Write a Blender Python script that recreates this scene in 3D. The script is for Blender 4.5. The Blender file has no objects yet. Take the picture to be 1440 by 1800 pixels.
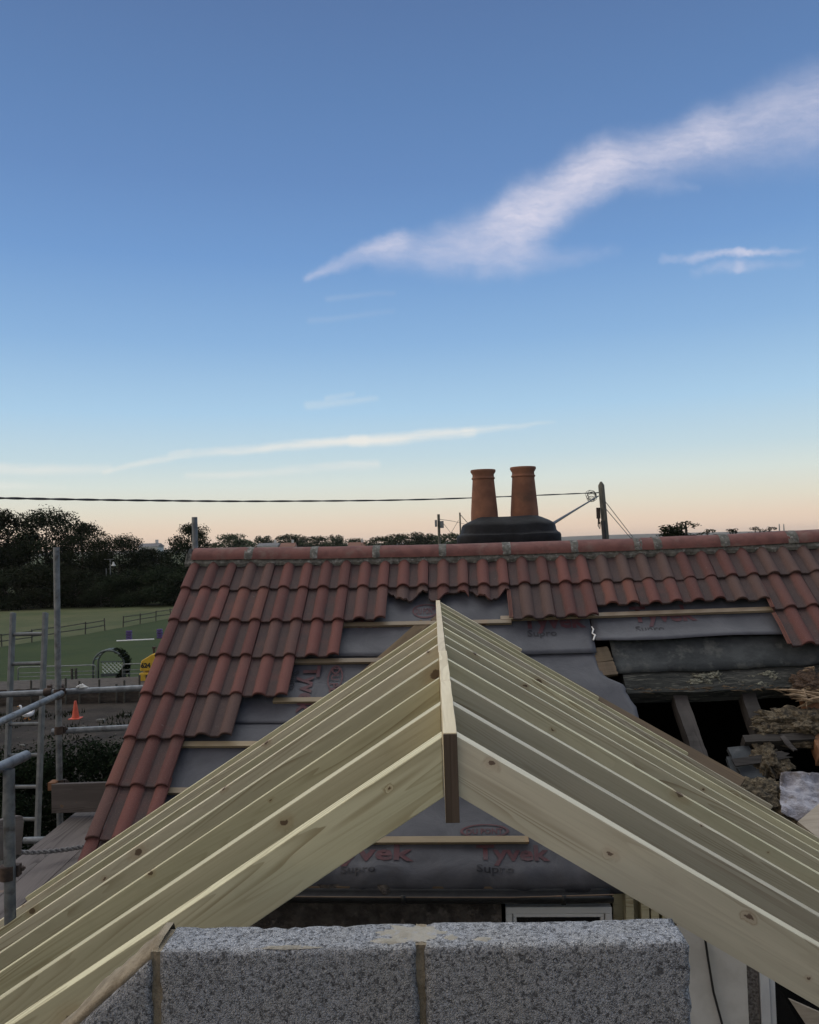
import bpy, bmesh, math, random
from mathutils import Vector, Matrix, noise as mnoise
R = math.radians
random.seed(7)
C = bpy.context.scene.collection
S = bpy.context.scene

# ------------------------------------------------------------------ camera
EYE = Vector((0, 0, 7.0))
PITCH, ROLL = 2.19, 1.7
cd = bpy.data.cameras.new('camera'); cam = bpy.data.objects.new('camera', cd); C.objects.link(cam)
cd.sensor_fit = 'HORIZONTAL'; cd.sensor_width = 36; cd.lens = 36
cd.clip_start = 0.05; cd.clip_end = 20000
CROT = Matrix.Rotation(R(90 + PITCH), 3, 'X') @ Matrix.Rotation(R(-ROLL), 3, 'Z')
cam.matrix_world = Matrix.Translation(EYE) @ CROT.to_4x4()
S.camera = cam

def ray(px, py):                       # direction through a point of the 1440 x 1800 photograph
    return (CROT @ Vector(((px - 720) / 1440, -(py - 900) / 1440, -1))).normalized()
def at(px, py, Y):
    d = ray(px, py); return EYE + d * (Y / d.y)
def atz(px, py, z=0.0):
    d = ray(px, py); return EYE + d * ((z - 7.0) / d.z)
def gno(px, py):
    d = ray(px, py); return (d.x / d.y, d.z / d.y)

# ------------------------------------------------------------------ view
S.view_settings.view_transform = 'Standard'; S.view_settings.look = 'None'
S.view_settings.exposure = 0.0; S.view_settings.gamma = 1.0

# ------------------------------------------------------------------ sky
def lin(c):
    return tuple(((x / 255) / 12.92 if x / 255 <= .04045 else ((x / 255 + .055) / 1.055) ** 2.4) for x in c)
W = bpy.data.worlds.new('World'); S.world = W; W.use_nodes = True
nt = W.node_tree; N_ = nt.nodes; L_ = nt.links
for n in list(N_): N_.remove(n)
def nd(t, **k):
    n = N_.new(t)
    for a, b in k.items(): setattr(n, a, b)
    return n
def setin(n, i, v):
    if hasattr(v, 'is_output'): L_.new(v, n.inputs[i])
    else: n.inputs[i].default_value = v
def mth(op, a, b=0.0, c=0.0, clamp=False):
    n = nd('ShaderNodeMath', operation=op, use_clamp=clamp)
    setin(n, 0, a); setin(n, 1, b); setin(n, 2, c); return n.outputs[0]
def vm(op, a, b=None, scale=None, out=0):
    n = nd('ShaderNodeVectorMath', operation=op); setin(n, 0, a)
    if b is not None: setin(n, 1, b)
    if scale is not None: setin(n, 'Scale', scale)
    return n.outputs[out]
def sstep(v, a, b, o0=0.0, o1=1.0):
    n = nd('ShaderNodeMapRange', interpolation_type='SMOOTHSTEP')
    setin(n, 0, v); setin(n, 1, a); setin(n, 2, b); setin(n, 3, o0); setin(n, 4, o1); return n.outputs[0]
def mixc(f, a, b):
    n = nd('ShaderNodeMix', data_type='RGBA'); setin(n, 0, f); setin(n, 6, a); setin(n, 7, b); return n.outputs[2]
tc = nd('ShaderNodeTexCoord'); DIR = tc.outputs['Generated']
sx = nd('ShaderNodeSeparateXYZ'); L_.new(DIR, sx.inputs[0]); dX, dY, dZ = sx.outputs
ramp = nd('ShaderNodeValToRGB'); cr = ramp.color_ramp
STOPS = [(0.0, (238, 209, 187)), (.022, (236, 214, 192)), (.045, (228, 223, 206)), (.075, (217, 227, 222)), (.105, (197, 219, 228)),
         (.16, (172, 207, 234)), (.24, (141, 181, 223)), (.33, (116, 157, 209)), (.41, (104, 141, 193)), (.487, (96, 131, 181)), (.56, (90, 121, 169)), (.75, (76, 104, 152))]
while len(cr.elements) < len(STOPS): cr.elements.new(.5)
for e, (p, c) in zip(cr.elements, STOPS): e.position = p; e.color = (*lin(c), 1)
L_.new(mth('MAXIMUM', dZ, 0.0), ramp.inputs[0])
sky = ramp.outputs[0]
# clouds, placed in world directions (x/y, z/y of the view ray)
yc = mth('MAXIMUM', dY, 0.05)
cx = nd('ShaderNodeCombineXYZ'); setin(cx, 0, mth('DIVIDE', dX, yc)); setin(cx, 1, mth('DIVIDE', dZ, yc)); P0 = cx.outputs[0]
def noise_(vec, scale, detail=6, rough=.6, dist=0.0):
    n = nd('ShaderNodeTexNoise'); setin(n, 'Vector', vec); n.inputs['Scale'].default_value = scale
    n.inputs['Detail'].default_value = detail; n.inputs['Roughness'].default_value = rough; n.inputs['Distortion'].default_value = dist
    return n
wob = noise_(P0, 7, 5, .6)
wv = vm('SUBTRACT', wob.outputs['Color'], (.5, .5, .5))
wob_f = noise_(P0, 34, 6, .65)
P1 = vm('ADD', vm('ADD', P0, vm('SCALE', wv, scale=.045)), vm('SCALE', vm('SUBTRACT', wob_f.outputs['Color'], (.5, .5, .5)), scale=.014))
def seg(p, a, b, w0, w1, i0, i1):
    A = Vector((*gno(*a), 0)); B = Vector((*gno(*b), 0)); AB = B - A
    d = vm('SUBTRACT', p, tuple(A)); t = mth('MULTIPLY', vm('DOT_PRODUCT', d, tuple(AB), out=1), 1 / AB.length_squared, clamp=True)
    q = vm('SUBTRACT', d, vm('SCALE', tuple(AB), scale=t)); dist = vm('LENGTH', q, out=1)
    w = mth('MULTIPLY_ADD', t, (w1 - w0) / 1440, w0 / 1440)
    m = sstep(mth('DIVIDE', dist, w), 0.0, 1.0, 1.0, 0.0)
    return mth('MULTIPLY', m, mth('MULTIPLY_ADD', t, i1 - i0, i0))
def blend(ms):
    r = ms[0]
    for m in ms[1:]: r = mth('SUBTRACT', mth('ADD', r, m), mth('MULTIPLY', r, m))
    return r
big = blend([seg(P1, a, b, *k) for a, b, k in [
    ((540, 490), (700, 428), (14, 40, .45, .72)), ((680, 452), (900, 420), (50, 92, .40, .60)), ((760, 445), (930, 370), (52, 88, .25, .68)),
    ((900, 385), (1060, 295), (70, 72, .95, .82)), ((1040, 300), (1250, 225), (72, 70, .78, .68)), ((1240, 225), (1520, 165), (74, 112, .62, .60)),
    ((900, 370), (990, 340), (45, 50, .5, .35)), ((860, 458), (1110, 434), (50, 16, .35, .2)), ((1090, 315), (1225, 334), (50, 14, .25, .22)),
    ((1180, 275), (1480, 245), (70, 90, .25, .35))]])
thin = blend([seg(P1, a, b, *k) for a, b, k in [
    ((1160, 457), (1310, 452), (13, 15, .35, .85)), ((1300, 452), (1425, 443), (15, 9, .8, .1)), ((1215, 478), (1300, 477), (14, 18, .2, .45)), ((1300, 477), (1410, 468), (18, 11, .4, .1))]])
rot = nd('ShaderNodeMapping'); setin(rot, 0, P1); rot.inputs['Rotation'].default_value = (0, 0, R(-27)); rot.inputs['Scale'].default_value = (6, 30, 1)
fib = noise_(rot.outputs[0], 1.5, 10, .68, .3).outputs['Fac']
rot2 = nd('ShaderNodeMapping'); setin(rot2, 0, P1); rot2.inputs['Rotation'].default_value = (0, 0, R(-14)); rot2.inputs['Scale'].default_value = (9, 26, 1)
puf = noise_(rot2.outputs[0], 3.4, 10, .66).outputs['Fac']
tex = sstep(mth('ADD', mth('MULTIPLY', fib, .5), mth('MULTIPLY', puf, .5)), .32, .66)
field = blend([big, thin])
den = mth('MULTIPLY', mth('POWER', field, 1.25), mth('MULTIPLY_ADD', tex, .42, .56))
sky = mixc(mth('MULTIPLY', den, .90, clamp=True), sky, (*lin((228, 224, 238)), 1))
wob2 = vm('ADD', P0, vm('SCALE', wv, scale=.018))
low = blend([seg(wob2, a, b, *k) for a, b, k in [
    ((180, 828), (330, 796), (7, 12, .35, .6)), ((300, 799), (640, 776), (11, 14, .6, .95)), ((620, 778), (830, 760), (15, 14, .95, .85)), ((820, 760), (975, 744), (12, 5, .8, .1)),
    ((330, 838), (660, 817), (10, 13, .35, .55)), ((-60, 824), (190, 822), (18, 12, .7, .3)), ((-60, 856), (110, 852), (16, 8, .5, .1)), ((540, 714), (660, 702), (12, 10, .3, .2)), ((575, 700), (620, 692), (8, 8, .22, .2)),
    ((575, 527), (690, 516), (9, 8, .10, .07)), ((545, 565), (690, 548), (10, 8, .08, .05))]])
rot3 = nd('ShaderNodeMapping'); setin(rot3, 0, P0); rot3.inputs['Rotation'].default_value = (0, 0, R(-5)); rot3.inputs['Scale'].default_value = (5, 40, 1)
fib3 = noise_(rot3.outputs[0], 1.5, 6, .6).outputs['Fac']
lowd = mth('MULTIPLY', low, sstep(fib3, .3, .6, .45, 1.0))
sky = mixc(mth('MULTIPLY', lowd, .85, clamp=True), sky, (*lin((244, 240, 232)), 1))
# unseen fill added overhead and behind the view; afterglow warm on the left where the sun went down
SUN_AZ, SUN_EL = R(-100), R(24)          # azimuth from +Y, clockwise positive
over = mth('MULTIPLY', sstep(dZ, .60, .86), sstep(dY, -.30, .40))  # added bright patch of sky above the view, lights the rafter tops
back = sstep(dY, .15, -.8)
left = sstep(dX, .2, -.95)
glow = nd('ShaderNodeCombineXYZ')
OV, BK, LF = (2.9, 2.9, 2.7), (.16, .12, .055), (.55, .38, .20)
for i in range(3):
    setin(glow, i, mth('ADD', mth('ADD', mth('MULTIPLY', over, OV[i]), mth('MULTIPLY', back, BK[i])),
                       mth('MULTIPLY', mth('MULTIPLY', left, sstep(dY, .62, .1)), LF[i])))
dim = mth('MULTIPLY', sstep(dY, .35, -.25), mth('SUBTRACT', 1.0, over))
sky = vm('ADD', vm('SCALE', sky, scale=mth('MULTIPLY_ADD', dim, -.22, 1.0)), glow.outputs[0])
ns = nd('ShaderNodeTexSky', sky_type='NISHITA'); ns.sun_disc = False; ns.sun_elevation = R(2.5); ns.sun_rotation = SUN_AZ
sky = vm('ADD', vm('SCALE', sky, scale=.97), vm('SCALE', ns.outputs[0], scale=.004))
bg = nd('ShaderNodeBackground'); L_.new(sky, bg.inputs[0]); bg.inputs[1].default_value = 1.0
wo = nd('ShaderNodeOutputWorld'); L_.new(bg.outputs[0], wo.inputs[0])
# ------------------------------------------------------------------ sun (just down: wide and weak)
sl = bpy.data.lights.new('sun', 'SUN'); so = bpy.data.objects.new('sun', sl); C.objects.link(so)
sl.energy = 0.42; sl.angle = R(40); sl.color = (1.0, .82, .6)
sd = Vector((math.sin(SUN_AZ) * math.cos(SUN_EL), math.cos(SUN_AZ) * math.cos(SUN_EL), math.sin(SUN_EL)))
so.rotation_euler = sd.to_track_quat('Z', 'Y').to_euler()

# ------------------------------------------------------------------ helpers
class MB:
    def __init__(s): s.v = []; s.f = []; s.c = []
    def add(s, vs, fs, col=None):
        o = len(s.v); s.v += [tuple(v) for v in vs]; s.f += [tuple(i + o for i in f) for f in fs]
        s.c += [col or (0, 0, 0, 1)] * len(vs)
    def box(s, c, d, M=None, col=None):
        x, y, z = d[0] / 2, d[1] / 2, d[2] / 2
        vs = [Vector((a * x, b * y, e * z)) for a in (-1, 1) for b in (-1, 1) for e in (-1, 1)]
        if M is not None: vs = [M @ v for v in vs]
        c = Vector(c)
        s.add([v + c for v in vs], [(0, 1, 3, 2), (4, 6, 7, 5), (0, 4, 5, 1), (2, 3, 7, 6), (0, 2, 6, 4), (1, 5, 7, 3)], col)
    def hexa(s, p, col=None):          # eight corners: four bottom, four top, same order round
        s.add(p, [(3, 2, 1, 0), (4, 5, 6, 7), (0, 1, 5, 4), (1, 2, 6, 5), (2, 3, 7, 6), (3, 0, 4, 7)], col)
    def beam(s, a, b, w, h, up=(0, 0, 1), col=None):
        a, b = Vector(a), Vector(b); x = (b - a).normalized(); y = Vector(up).cross(x).normalized(); z = x.cross(y)
        M = Matrix((x, y, z)).transposed(); s.box((a + b) / 2, ((b - a).length, w, h), M, col)
    def tube(s, pts, r, n=10, cap=True, col=None):
        pts = [Vector(p) for p in pts]; rr = r if isinstance(r, (list, tuple)) else [r] * len(pts)
        vs = []; ref = None
        for i, p in enumerate(pts):
            t = (pts[min(i + 1, len(pts) - 1)] - pts[max(i - 1, 0)]).normalized()
            if ref is None: ref = t.orthogonal().normalized()
            ref = (ref - t * ref.dot(t)).normalized(); bi = t.cross(ref)
            for k in range(n):
                a = 2 * math.pi * k / n; vs.append(p + (ref * math.cos(a) + bi * math.sin(a)) * rr[i])
        fs = [(i * n + k, i * n + (k + 1) % n, (i + 1) * n + (k + 1) % n, (i + 1) * n + k) for i in range(len(pts) - 1) for k in range(n)]
        if cap: fs += [tuple(range(n - 1, -1, -1)), tuple((len(pts) - 1) * n + k for k in range(n))]
        s.add(vs, fs, col)
    def lathe(s, prof, c=(0, 0, 0), n=32, col=None):
        c = Vector(c); vs = [c + Vector((r * math.cos(2 * math.pi * k / n), r * math.sin(2 * math.pi * k / n), z)) for r, z in prof for k in range(n)]
        s.add(vs, [(i * n + k, i * n + (k + 1) % n, (i + 1) * n + (k + 1) % n, (i + 1) * n + k) for i in range(len(prof) - 1) for k in range(n)], col)
    def grid(s, rows, col=None):
        m = len(rows[0]); vs = [p for r in rows for p in r]
        s.add(vs, [(i * m + k, i * m + k + 1, (i + 1) * m + k + 1, (i + 1) * m + k) for i in range(len(rows) - 1) for k in range(m - 1)], col)
    def build(s, name, mat, parent=None, smooth=False, M=None, bevel=0, recalc=True, colors=False):
        me = bpy.data.meshes.new(name); me.from_pydata(s.v, [], s.f); me.materials.append(mat)
        if recalc:
            bm = bmesh.new(); bm.from_mesh(me); bmesh.ops.recalc_face_normals(bm, faces=bm.faces); bm.to_mesh(me); bm.free()
        if colors:
            a = me.color_attributes.new('tint', 'FLOAT_COLOR', 'POINT')
            for i, c in enumerate(s.c): a.data[i].color = c
        if smooth:
            me.polygons.foreach_set('use_smooth', [True] * len(me.polygons))
            if smooth != 'all': me.set_sharp_from_angle(angle=R(38))
        o = bpy.data.objects.new(name, me); C.objects.link(o)
        if M is not None: o.matrix_world = M
        if parent is not None: adopt(o, parent)
        if bevel:
            b = o.modifiers.new('edge', 'BEVEL'); b.width = bevel; b.segments = 2; b.limit_method = 'ANGLE'; b.angle_limit = R(40)
        return o
LOC = {}
def world_of(o):
    m = o.matrix_parent_inverse @ o.matrix_basis
    return world_of(o.parent) @ m if o.parent else o.matrix_basis.copy()
def adopt(o, parent):
    inv = world_of(parent).inverted(); o.parent = parent; o.matrix_parent_inverse = inv
def tag(o, label=None, cat=None, group=None, kind=None):
    if label: o['label'] = label
    if cat: o['category'] = cat
    if group: o['group'] = group
    if kind: o['kind'] = kind
    return o
def thing(name, loc, label, cat, group=None):
    o = bpy.data.objects.new(name, None); C.objects.link(o); o.location = loc; o.empty_display_size = .2
    return tag(o, label, cat, group)
def dup(o, loc, label=None, scale=None, rz=None):
    r = o.copy(); C.objects.link(r); r.location = loc
    if label: r['label'] = label
    if scale: r.scale = scale
    if rz is not None: r.rotation_euler = (0, 0, rz)
    for ch in list(o.children):
        c = ch.copy(); C.objects.link(c); c.parent = r
        for g in list(ch.children):
            d = g.copy(); C.objects.link(d); d.parent = c
    return r
def fbm(p, s, o=4):
    return mnoise.fractal(Vector(p) * s, 1.0, 2.0, o)

# ------------------------------------------------------------------ materials
class G:                                # a little node-graph writer for materials
    def __init__(s, name):
        s.m = bpy.data.materials.new(name); s.m.use_nodes = True; s.t = s.m.node_tree
        s.b = s.t.nodes['Principled BSDF']
        s.tc = s.t.nodes.new('ShaderNodeTexCoord'); s.oi = s.t.nodes.new('ShaderNodeObjectInfo')
    def n(s, t, ins=None, **k):
        x = s.t.nodes.new(t)
        for a, b in k.items(): setattr(x, a, b)
        for i, v in (ins or {}).items(): s.set(x, i, v)
        return x
    def set(s, x, i, v):
        if hasattr(v, 'is_output'): s.t.links.new(v, x.inputs[i])
        else: x.inputs[i].default_value = v
    def math(s, op, a, b=0.0, c=0.0): return s.n('ShaderNodeMath', {0: a, 1: b, 2: c}, operation=op).outputs[0]
    def coord(s, scale=(1, 1, 1), kind='Object', rand=True):
        v = s.tc.outputs[kind]
        if rand:
            off = s.math('MULTIPLY', s.oi.outputs['Random'], 37.0)
            v = s.n('ShaderNodeVectorMath', {0: v, 1: off}, operation='ADD').outputs[0]
        mp = s.n('ShaderNodeMapping', {0: v}); mp.inputs['Scale'].default_value = scale
        return mp.outputs[0]
    def noise(s, v, scale, detail=6, rough=.6, dist=0):
        return s.n('ShaderNodeTexNoise', {'Vector': v, 'Scale': scale, 'Detail': detail, 'Roughness': rough, 'Distortion': dist}).outputs['Fac']
    def step(s, v, a, b, o0=0.0, o1=1.0):
        return s.n('ShaderNodeMapRange', {0: v, 1: a, 2: b, 3: o0, 4: o1}, interpolation_type='SMOOTHSTEP').outputs[0]
    def mix(s, f, a, b, mode='MIX'):
        x = s.n('ShaderNodeMix', data_type='RGBA', blend_type=mode)
        for i, v in ((0, f), (6, a), (7, b)): s.set(x, i, (*v, 1) if isinstance(v, tuple) and len(v) == 3 else v)
        return x.outputs[2]
    def bump(s, h, strength=.3, dist=.01):
        return s.n('ShaderNodeBump', {'Height': h, 'Strength': strength, 'Distance': dist}).outputs[0]
    def done(s, col, rough=.8, normal=None, spec=.4, metal=0):
        s.set(s.b, 'Base Color', (*col, 1) if isinstance(col, tuple) and len(col) == 3 else col); s.set(s.b, 'Roughness', rough)
        s.b.inputs['Specular IOR Level'].default_value = spec; s.b.inputs['Metallic'].default_value = metal
        if normal is not None: s.set(s.b, 'Normal', normal)
        return s.m
def simple(name, c1, c2, scale=6, lo=.35, hi=.65, rough=.8, bump=.2, bscale=60, bd=.004, stretch=(1, 1, 1), spec=.4, metal=0, vary=0.0, c3=None, s3=2):
    g = G(name); v = g.coord(stretch)
    col = g.mix(g.step(g.noise(v, scale), lo, hi), c1, c2)
    if c3: col = g.mix(g.step(g.noise(v, s3, 4), .52, .7), col, c3)
    if vary:
        hsv = g.n('ShaderNodeHueSaturation', {'Color': col, 'Value': g.math('MULTIPLY_ADD', g.oi.outputs['Random'], 2 * vary, 1 - vary)}); col = hsv.outputs[0]
    nrm = g.bump(g.noise(v, bscale, 5), bump, bd) if bump else None
    return g.done(col, rough, nrm, spec, metal)

def mat_tile():
    g = G('weathered_concrete_tile'); v = g.coord(rand=False)
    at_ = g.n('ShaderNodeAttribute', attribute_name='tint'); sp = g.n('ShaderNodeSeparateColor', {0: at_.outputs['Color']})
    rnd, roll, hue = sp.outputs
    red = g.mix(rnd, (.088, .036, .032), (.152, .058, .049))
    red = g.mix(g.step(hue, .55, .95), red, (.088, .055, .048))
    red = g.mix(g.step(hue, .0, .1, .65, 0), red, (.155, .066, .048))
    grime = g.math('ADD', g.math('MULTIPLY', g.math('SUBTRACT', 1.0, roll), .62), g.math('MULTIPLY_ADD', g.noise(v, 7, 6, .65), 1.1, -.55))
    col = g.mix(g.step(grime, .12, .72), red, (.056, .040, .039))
    spk = g.noise(v, 190, 3, .7)
    col = g.mix(g.step(spk, .54, .70, 0, .7), col, (.165, .115, .098))
    col = g.mix(g.step(spk, .44, .30, 0, .6), col, (.05, .035, .033))
    col = g.mix(g.step(g.noise(v, 3.1, 6, .7), .50, .72, 0, .45), col, (.085, .052, .048))
    lich = g.step(g.noise(v, 23, 6, .75), .66, .72, 0, .7)
    col = g.mix(lich, col, (.24, .235, .21))
    return g.done(col, .88, g.bump(g.noise(v, 260, 4, .7), .5, .004), .3)
def mat_timber(name, a, b, dark, knot=1.0, grainy=.5, rough=.55, spec=.45):
    g = G(name); v = g.coord((1, 1, 1)); rnd = g.oi.outputs['Random']
    sp = g.n('ShaderNodeSeparateXYZ', {0: v}).outputs
    kv = g.n('ShaderNodeCombineXYZ', {0: g.math('MULTIPLY', sp[0], 3.3), 1: g.math('MULTIPLY', sp[2], 4.4)}).outputs[0]
    kw = g.n('ShaderNodeVectorMath', {0: kv, 1: g.n('ShaderNodeVectorMath', {0: g.n('ShaderNodeTexNoise', {'Vector': v, 'Scale': 55.0, 'Detail': 4.0}).outputs['Color'], 'Scale': .09}, operation='SCALE').outputs[0]}, operation='ADD').outputs[0]
    vo = g.n('ShaderNodeTexVoronoi', {'Vector': kw, 'Scale': 1.0, 'Randomness': 1.0}, voronoi_dimensions='2D')
    dk = vo.outputs['Distance']; cs = g.n('ShaderNodeSeparateColor', {0: vo.outputs['Color']}).outputs
    size = g.math('MULTIPLY_ADD', g.math('POWER', cs[0], 2.0), .065 * knot, .012 * knot)
    ok = g.step(cs[1], .22, .24)
    inner = g.math('MULTIPLY', ok, g.step(dk, g.math('MULTIPLY', size, .7), g.math('MAXIMUM', size, .001), 1.0, 0.0))
    halo = g.math('MULTIPLY', ok, g.step(dk, size, g.math('MULTIPLY_ADD', size, 3.4, .001), 1.0, 0.0))
    wv_ = g.n('ShaderNodeMapping', {0: v}); wv_.inputs['Scale'].default_value = (.55, 4, 7)
    lo = g.noise(wv_.outputs[0], 1.4, 4, .5, .6)
    st = g.n('ShaderNodeMapping', {0: v}); st.inputs['Scale'].default_value = (.42, 5, 8.5)
    base = g.math('ADD', g.noise(st.outputs[0], 1.3, 2, .45, .3), g.math('MULTIPLY', halo, .045))
    ring = g.math('FRACT', g.math('MULTIPLY', base, 21.0))
    late = g.math('MULTIPLY', g.step(ring, .35, .95), g.step(ring, 1.0, .96))
    fin = g.n('ShaderNodeMapping', {0: v}); fin.inputs['Scale'].default_value = (5, 110, 170)
    fine = g.noise(fin.outputs[0], 1.6, 4, .6)
    col = g.mix(g.step(lo, .35, .68), a, b)
    amt = g.math('MULTIPLY', g.step(g.noise(wv_.outputs[0], 2.1, 2), .45, .66, .12, 1.0), grainy)
    col = g.mix(g.math('MULTIPLY', late, amt), col, dark)
    col = g.mix(g.step(fine, .5, .75, 0, .18), col, dark)
    blot = g.noise(v, 5, 5, .6)
    col = g.mix(g.step(blot, .56, .75, 0, .35), col, tuple(x * .62 + y * .38 for x, y in zip(a, dark)))
    col = g.mix(g.math('MULTIPLY', halo, .30), col, (.34, .20, .10))
    col = g.mix(g.math('MULTIPLY', inner, .85), col, (.085, .045, .025))
    hs = g.n('ShaderNodeHueSaturation', {'Color': col, 'Hue': g.math('MULTIPLY_ADD', rnd, .022, .490), 'Saturation': g.math('MULTIPLY_ADD', rnd, .25, .92), 'Value': g.math('MULTIPLY_ADD', g.math('FRACT', g.math('MULTIPLY', rnd, 7.31)), .36, .80)})
    return g.done(hs.outputs[0], rough, g.bump(fine, .18, .002), spec)
def mat_block():
    g = G('aggregate_concrete_block'); v = g.coord(rand=False)
    warp = g.n('ShaderNodeVectorMath', {0: v, 1: g.n('ShaderNodeVectorMath', {0: g.n('ShaderNodeTexNoise', {'Vector': v, 'Scale': 90.0, 'Detail': 3.0}).outputs['Color'], 'Scale': .010}, operation='SCALE').outputs[0]}, operation='ADD').outputs[0]
    vo = g.n('ShaderNodeTexVoronoi', {'Vector': warp, 'Scale': 235.0}); ve = g.n('ShaderNodeTexVoronoi', {'Vector': warp, 'Scale': 235.0}, feature='DISTANCE_TO_EDGE')
    big = g.noise(v, 9, 5); pit = g.noise(v, 130, 5, .75); grit = g.noise(v, 420, 3, .7)
    cell = g.n('ShaderNodeSeparateColor', {0: vo.outputs['Color']})
    col = g.mix(cell.outputs[0], (.35, .367, .395), (.43, .446, .475))
    col = g.mix(g.step(cell.outputs[1], .86, .95), col, (.44, .45, .46))
    col = g.mix(g.step(big, .38, .68), col, (.39, .395, .40))
    col = g.mix(g.step(grit, .35, .7, .25, 0), col, (.24, .24, .245))
    gap = g.math('MULTIPLY', g.step(ve.outputs['Distance'], .03, .22, 1.0, 0.0), g.step(pit, .50, .68))
    gap = g.math('MAXIMUM', gap, g.math('MULTIPLY', g.step(cell.outputs[2], .80, .88), g.step(pit, .45, .56)))
    col = g.mix(gap, col, (.125, .128, .135))
    h = g.math('SUBTRACT', g.math('MULTIPLY', g.step(ve.outputs['Distance'], 0.0, .4), .8), g.math('MULTIPLY', gap, 1.0))
    return g.done(col, .92, g.bump(g.math('ADD', h, g.math('MULTIPLY', grit, .25)), .9, .004), .2)
def mat_underlay():
    g = G('breather_membrane'); v = g.coord(rand=False)
    cr1 = g.noise(v, 5, 6, .6, .6); fibre = g.noise(v, 240, 3, .7)
    col = g.mix(g.step(cr1, .3, .72), (.050, .052, .064), (.076, .078, .091))
    dirt = g.noise(g.coord((1.0, 2.2, 2.2), rand=False), 3.2, 7, .7)
    col = g.mix(g.step(dirt, .58, .80, 0, .6), col, (.036, .032, .032))
    h = g.math('ADD', g.math('MULTIPLY', cr1, 1.0), g.math('MULTIPLY', fibre, .06))
    return g.done(col, .62, g.bump(h, .35, .02), .4)
def mat_foliage(name, a, b):
    g = G(name); v = g.coord()
    at_ = g.n('ShaderNodeAttribute', attribute_name='tint'); sp = g.n('ShaderNodeSeparateColor', {0: at_.outputs['Color']})
    col = g.mix(sp.outputs[0], a, b)
    hs = g.n('ShaderNodeHueSaturation', {'Color': col, 'Value': g.math('MULTIPLY_ADD', g.oi.outputs['Random'], .4, .8), 'Hue': g.math('MULTIPLY_ADD', g.oi.outputs['Random'], .03, .485)})
    return g.done(hs.outputs[0], .95, None, .03)
def mat_ground(name, cols, scale, bs, bd=.05):
    g = G(name); v = g.coord(rand=False)
    c = g.mix(g.step(g.noise(v, scale, 8, .65), .35, .65), cols[0], cols[1])
    c = g.mix(g.step(g.noise(v, scale * 7, 6, .7), .5, .75), c, cols[2])
    return g.done(c, .95, g.bump(g.noise(v, bs, 5, .7), .8, bd), .15)

M = {}
M['tile'] = mat_tile()
M['ridge'] = simple('ridge_tile_clay', (.115, .047, .042), (.16, .067, .057), 14, rough=.85, bump=.4, bscale=220, c3=(.16, .10, .085), s3=6)
M['mortar'] = simple('grey_mortar', (.085, .083, .074), (.16, .156, .138), 22, rough=.95, bump=.8, bscale=90, bd=.012, c3=(.27, .265, .25), s3=30)
M['sand_mortar'] = simple('sandy_mortar', (.19, .155, .105), (.29, .245, .175), 30, rough=.95, bump=.7, bscale=120, bd=.006)
M['underlay'] = mat_underlay()
M['red_print'] = simple('red_print', (.082, .028, .035), (.06, .034, .042), 30, lo=.4, hi=.7, rough=.65, bump=0)
M['dark_print'] = simple('dark_print', (.016, .016, .021), (.025, .025, .032), 30, rough=.65, bump=0)
M['batten'] = mat_timber('batten_pine', (.20, .158, .105), (.29, .232, .155), (.11, .075, .042), .8, .5)
M['treated'] = mat_timber('treated_softwood', (.51, .475, .33), (.62, .57, .405), (.26, .20, .115), 1.0, .75)
M['ridgewood'] = mat_timber('ridge_softwood', (.50, .42, .29), (.60, .52, .38), (.30, .22, .13), .6, .4)
M['oldplank'] = simple('dirty_grey_plank', (.026, .028, .027), (.052, .053, .049), 9, rough=.95, bump=.8, bscale=40, bd=.012, c3=(.10, .098, .085), s3=24, stretch=(.5, 3, 3), spec=.1)
M['greyboard'] = simple('blue_grey_board', (.036, .042, .047), (.06, .067, .072), 8, rough=.9, bump=.3, c3=(.09, .095, .10), s3=12)
M['loft_dark'] = simple('boards_darkened_as_shade', (.006, .006, .006), (.010, .009, .008), 6, rough=1, spec=0)  # near-black colour stands in for the unlit dark of the loft
M['oldwood'] = mat_timber('old_dark_timber', (.034, .031, .029), (.058, .052, .048), (.014, .012, .011), .5, .6, .8, .2)
M['stained'] = mat_timber('stained_timber', (.095, .072, .052), (.165, .122, .085), (.035, .025, .017), .6, .6, .8, .2)
M['board'] = mat_timber('scaffold_board_wood', (.088, .077, .073), (.125, .11, .104), (.036, .03, .028), .5, .7, .8, .25)
M['block'] = mat_block()
M['felt'] = simple('old_bitumen_felt', (.022, .026, .028), (.045, .050, .052), 7, rough=.9, bump=.5, bscale=40, bd=.01, c3=(.075, .078, .074), s3=9)
M['black'] = simple('black_plastic', (.012, .013, .014), (.02, .021, .022), 20, rough=.45, bump=.05)
M['lead'] = simple('black_bitumen_coating', (.004, .0045, .006), (.009, .010, .013), 9, rough=.7, bump=.4, bscale=30, bd=.012, spec=.3)
M['pot'] = simple('terracotta', (.185, .086, .054), (.26, .122, .074), 7, rough=.85, bump=.2, bscale=120, c3=(.135, .075, .05), s3=5)
M['steel'] = simple('galvanised_steel', (.115, .13, .145), (.20, .215, .23), 16, rough=.5, bump=.2, bscale=70, spec=.5, metal=.5, c3=(.075, .072, .07), s3=11)
M['rust'] = simple('rusty_coupler', (.045, .034, .03), (.085, .06, .048), 30, rough=.85, bump=.4, metal=.3)
M['alu'] = simple('dull_aluminium', (.11, .118, .12), (.17, .178, .18), 14, rough=.55, bump=.1, metal=.5)
M['rope'] = simple('old_rope', (.11, .11, .12), (.22, .22, .22), 60, rough=.9, bump=.4)
M['render'] = simple('pale_render', (.50, .49, .46), (.60, .59, .56), 6, rough=.9, bump=.25, bscale=90, c3=(.40, .37, .35), s3=4)
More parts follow.
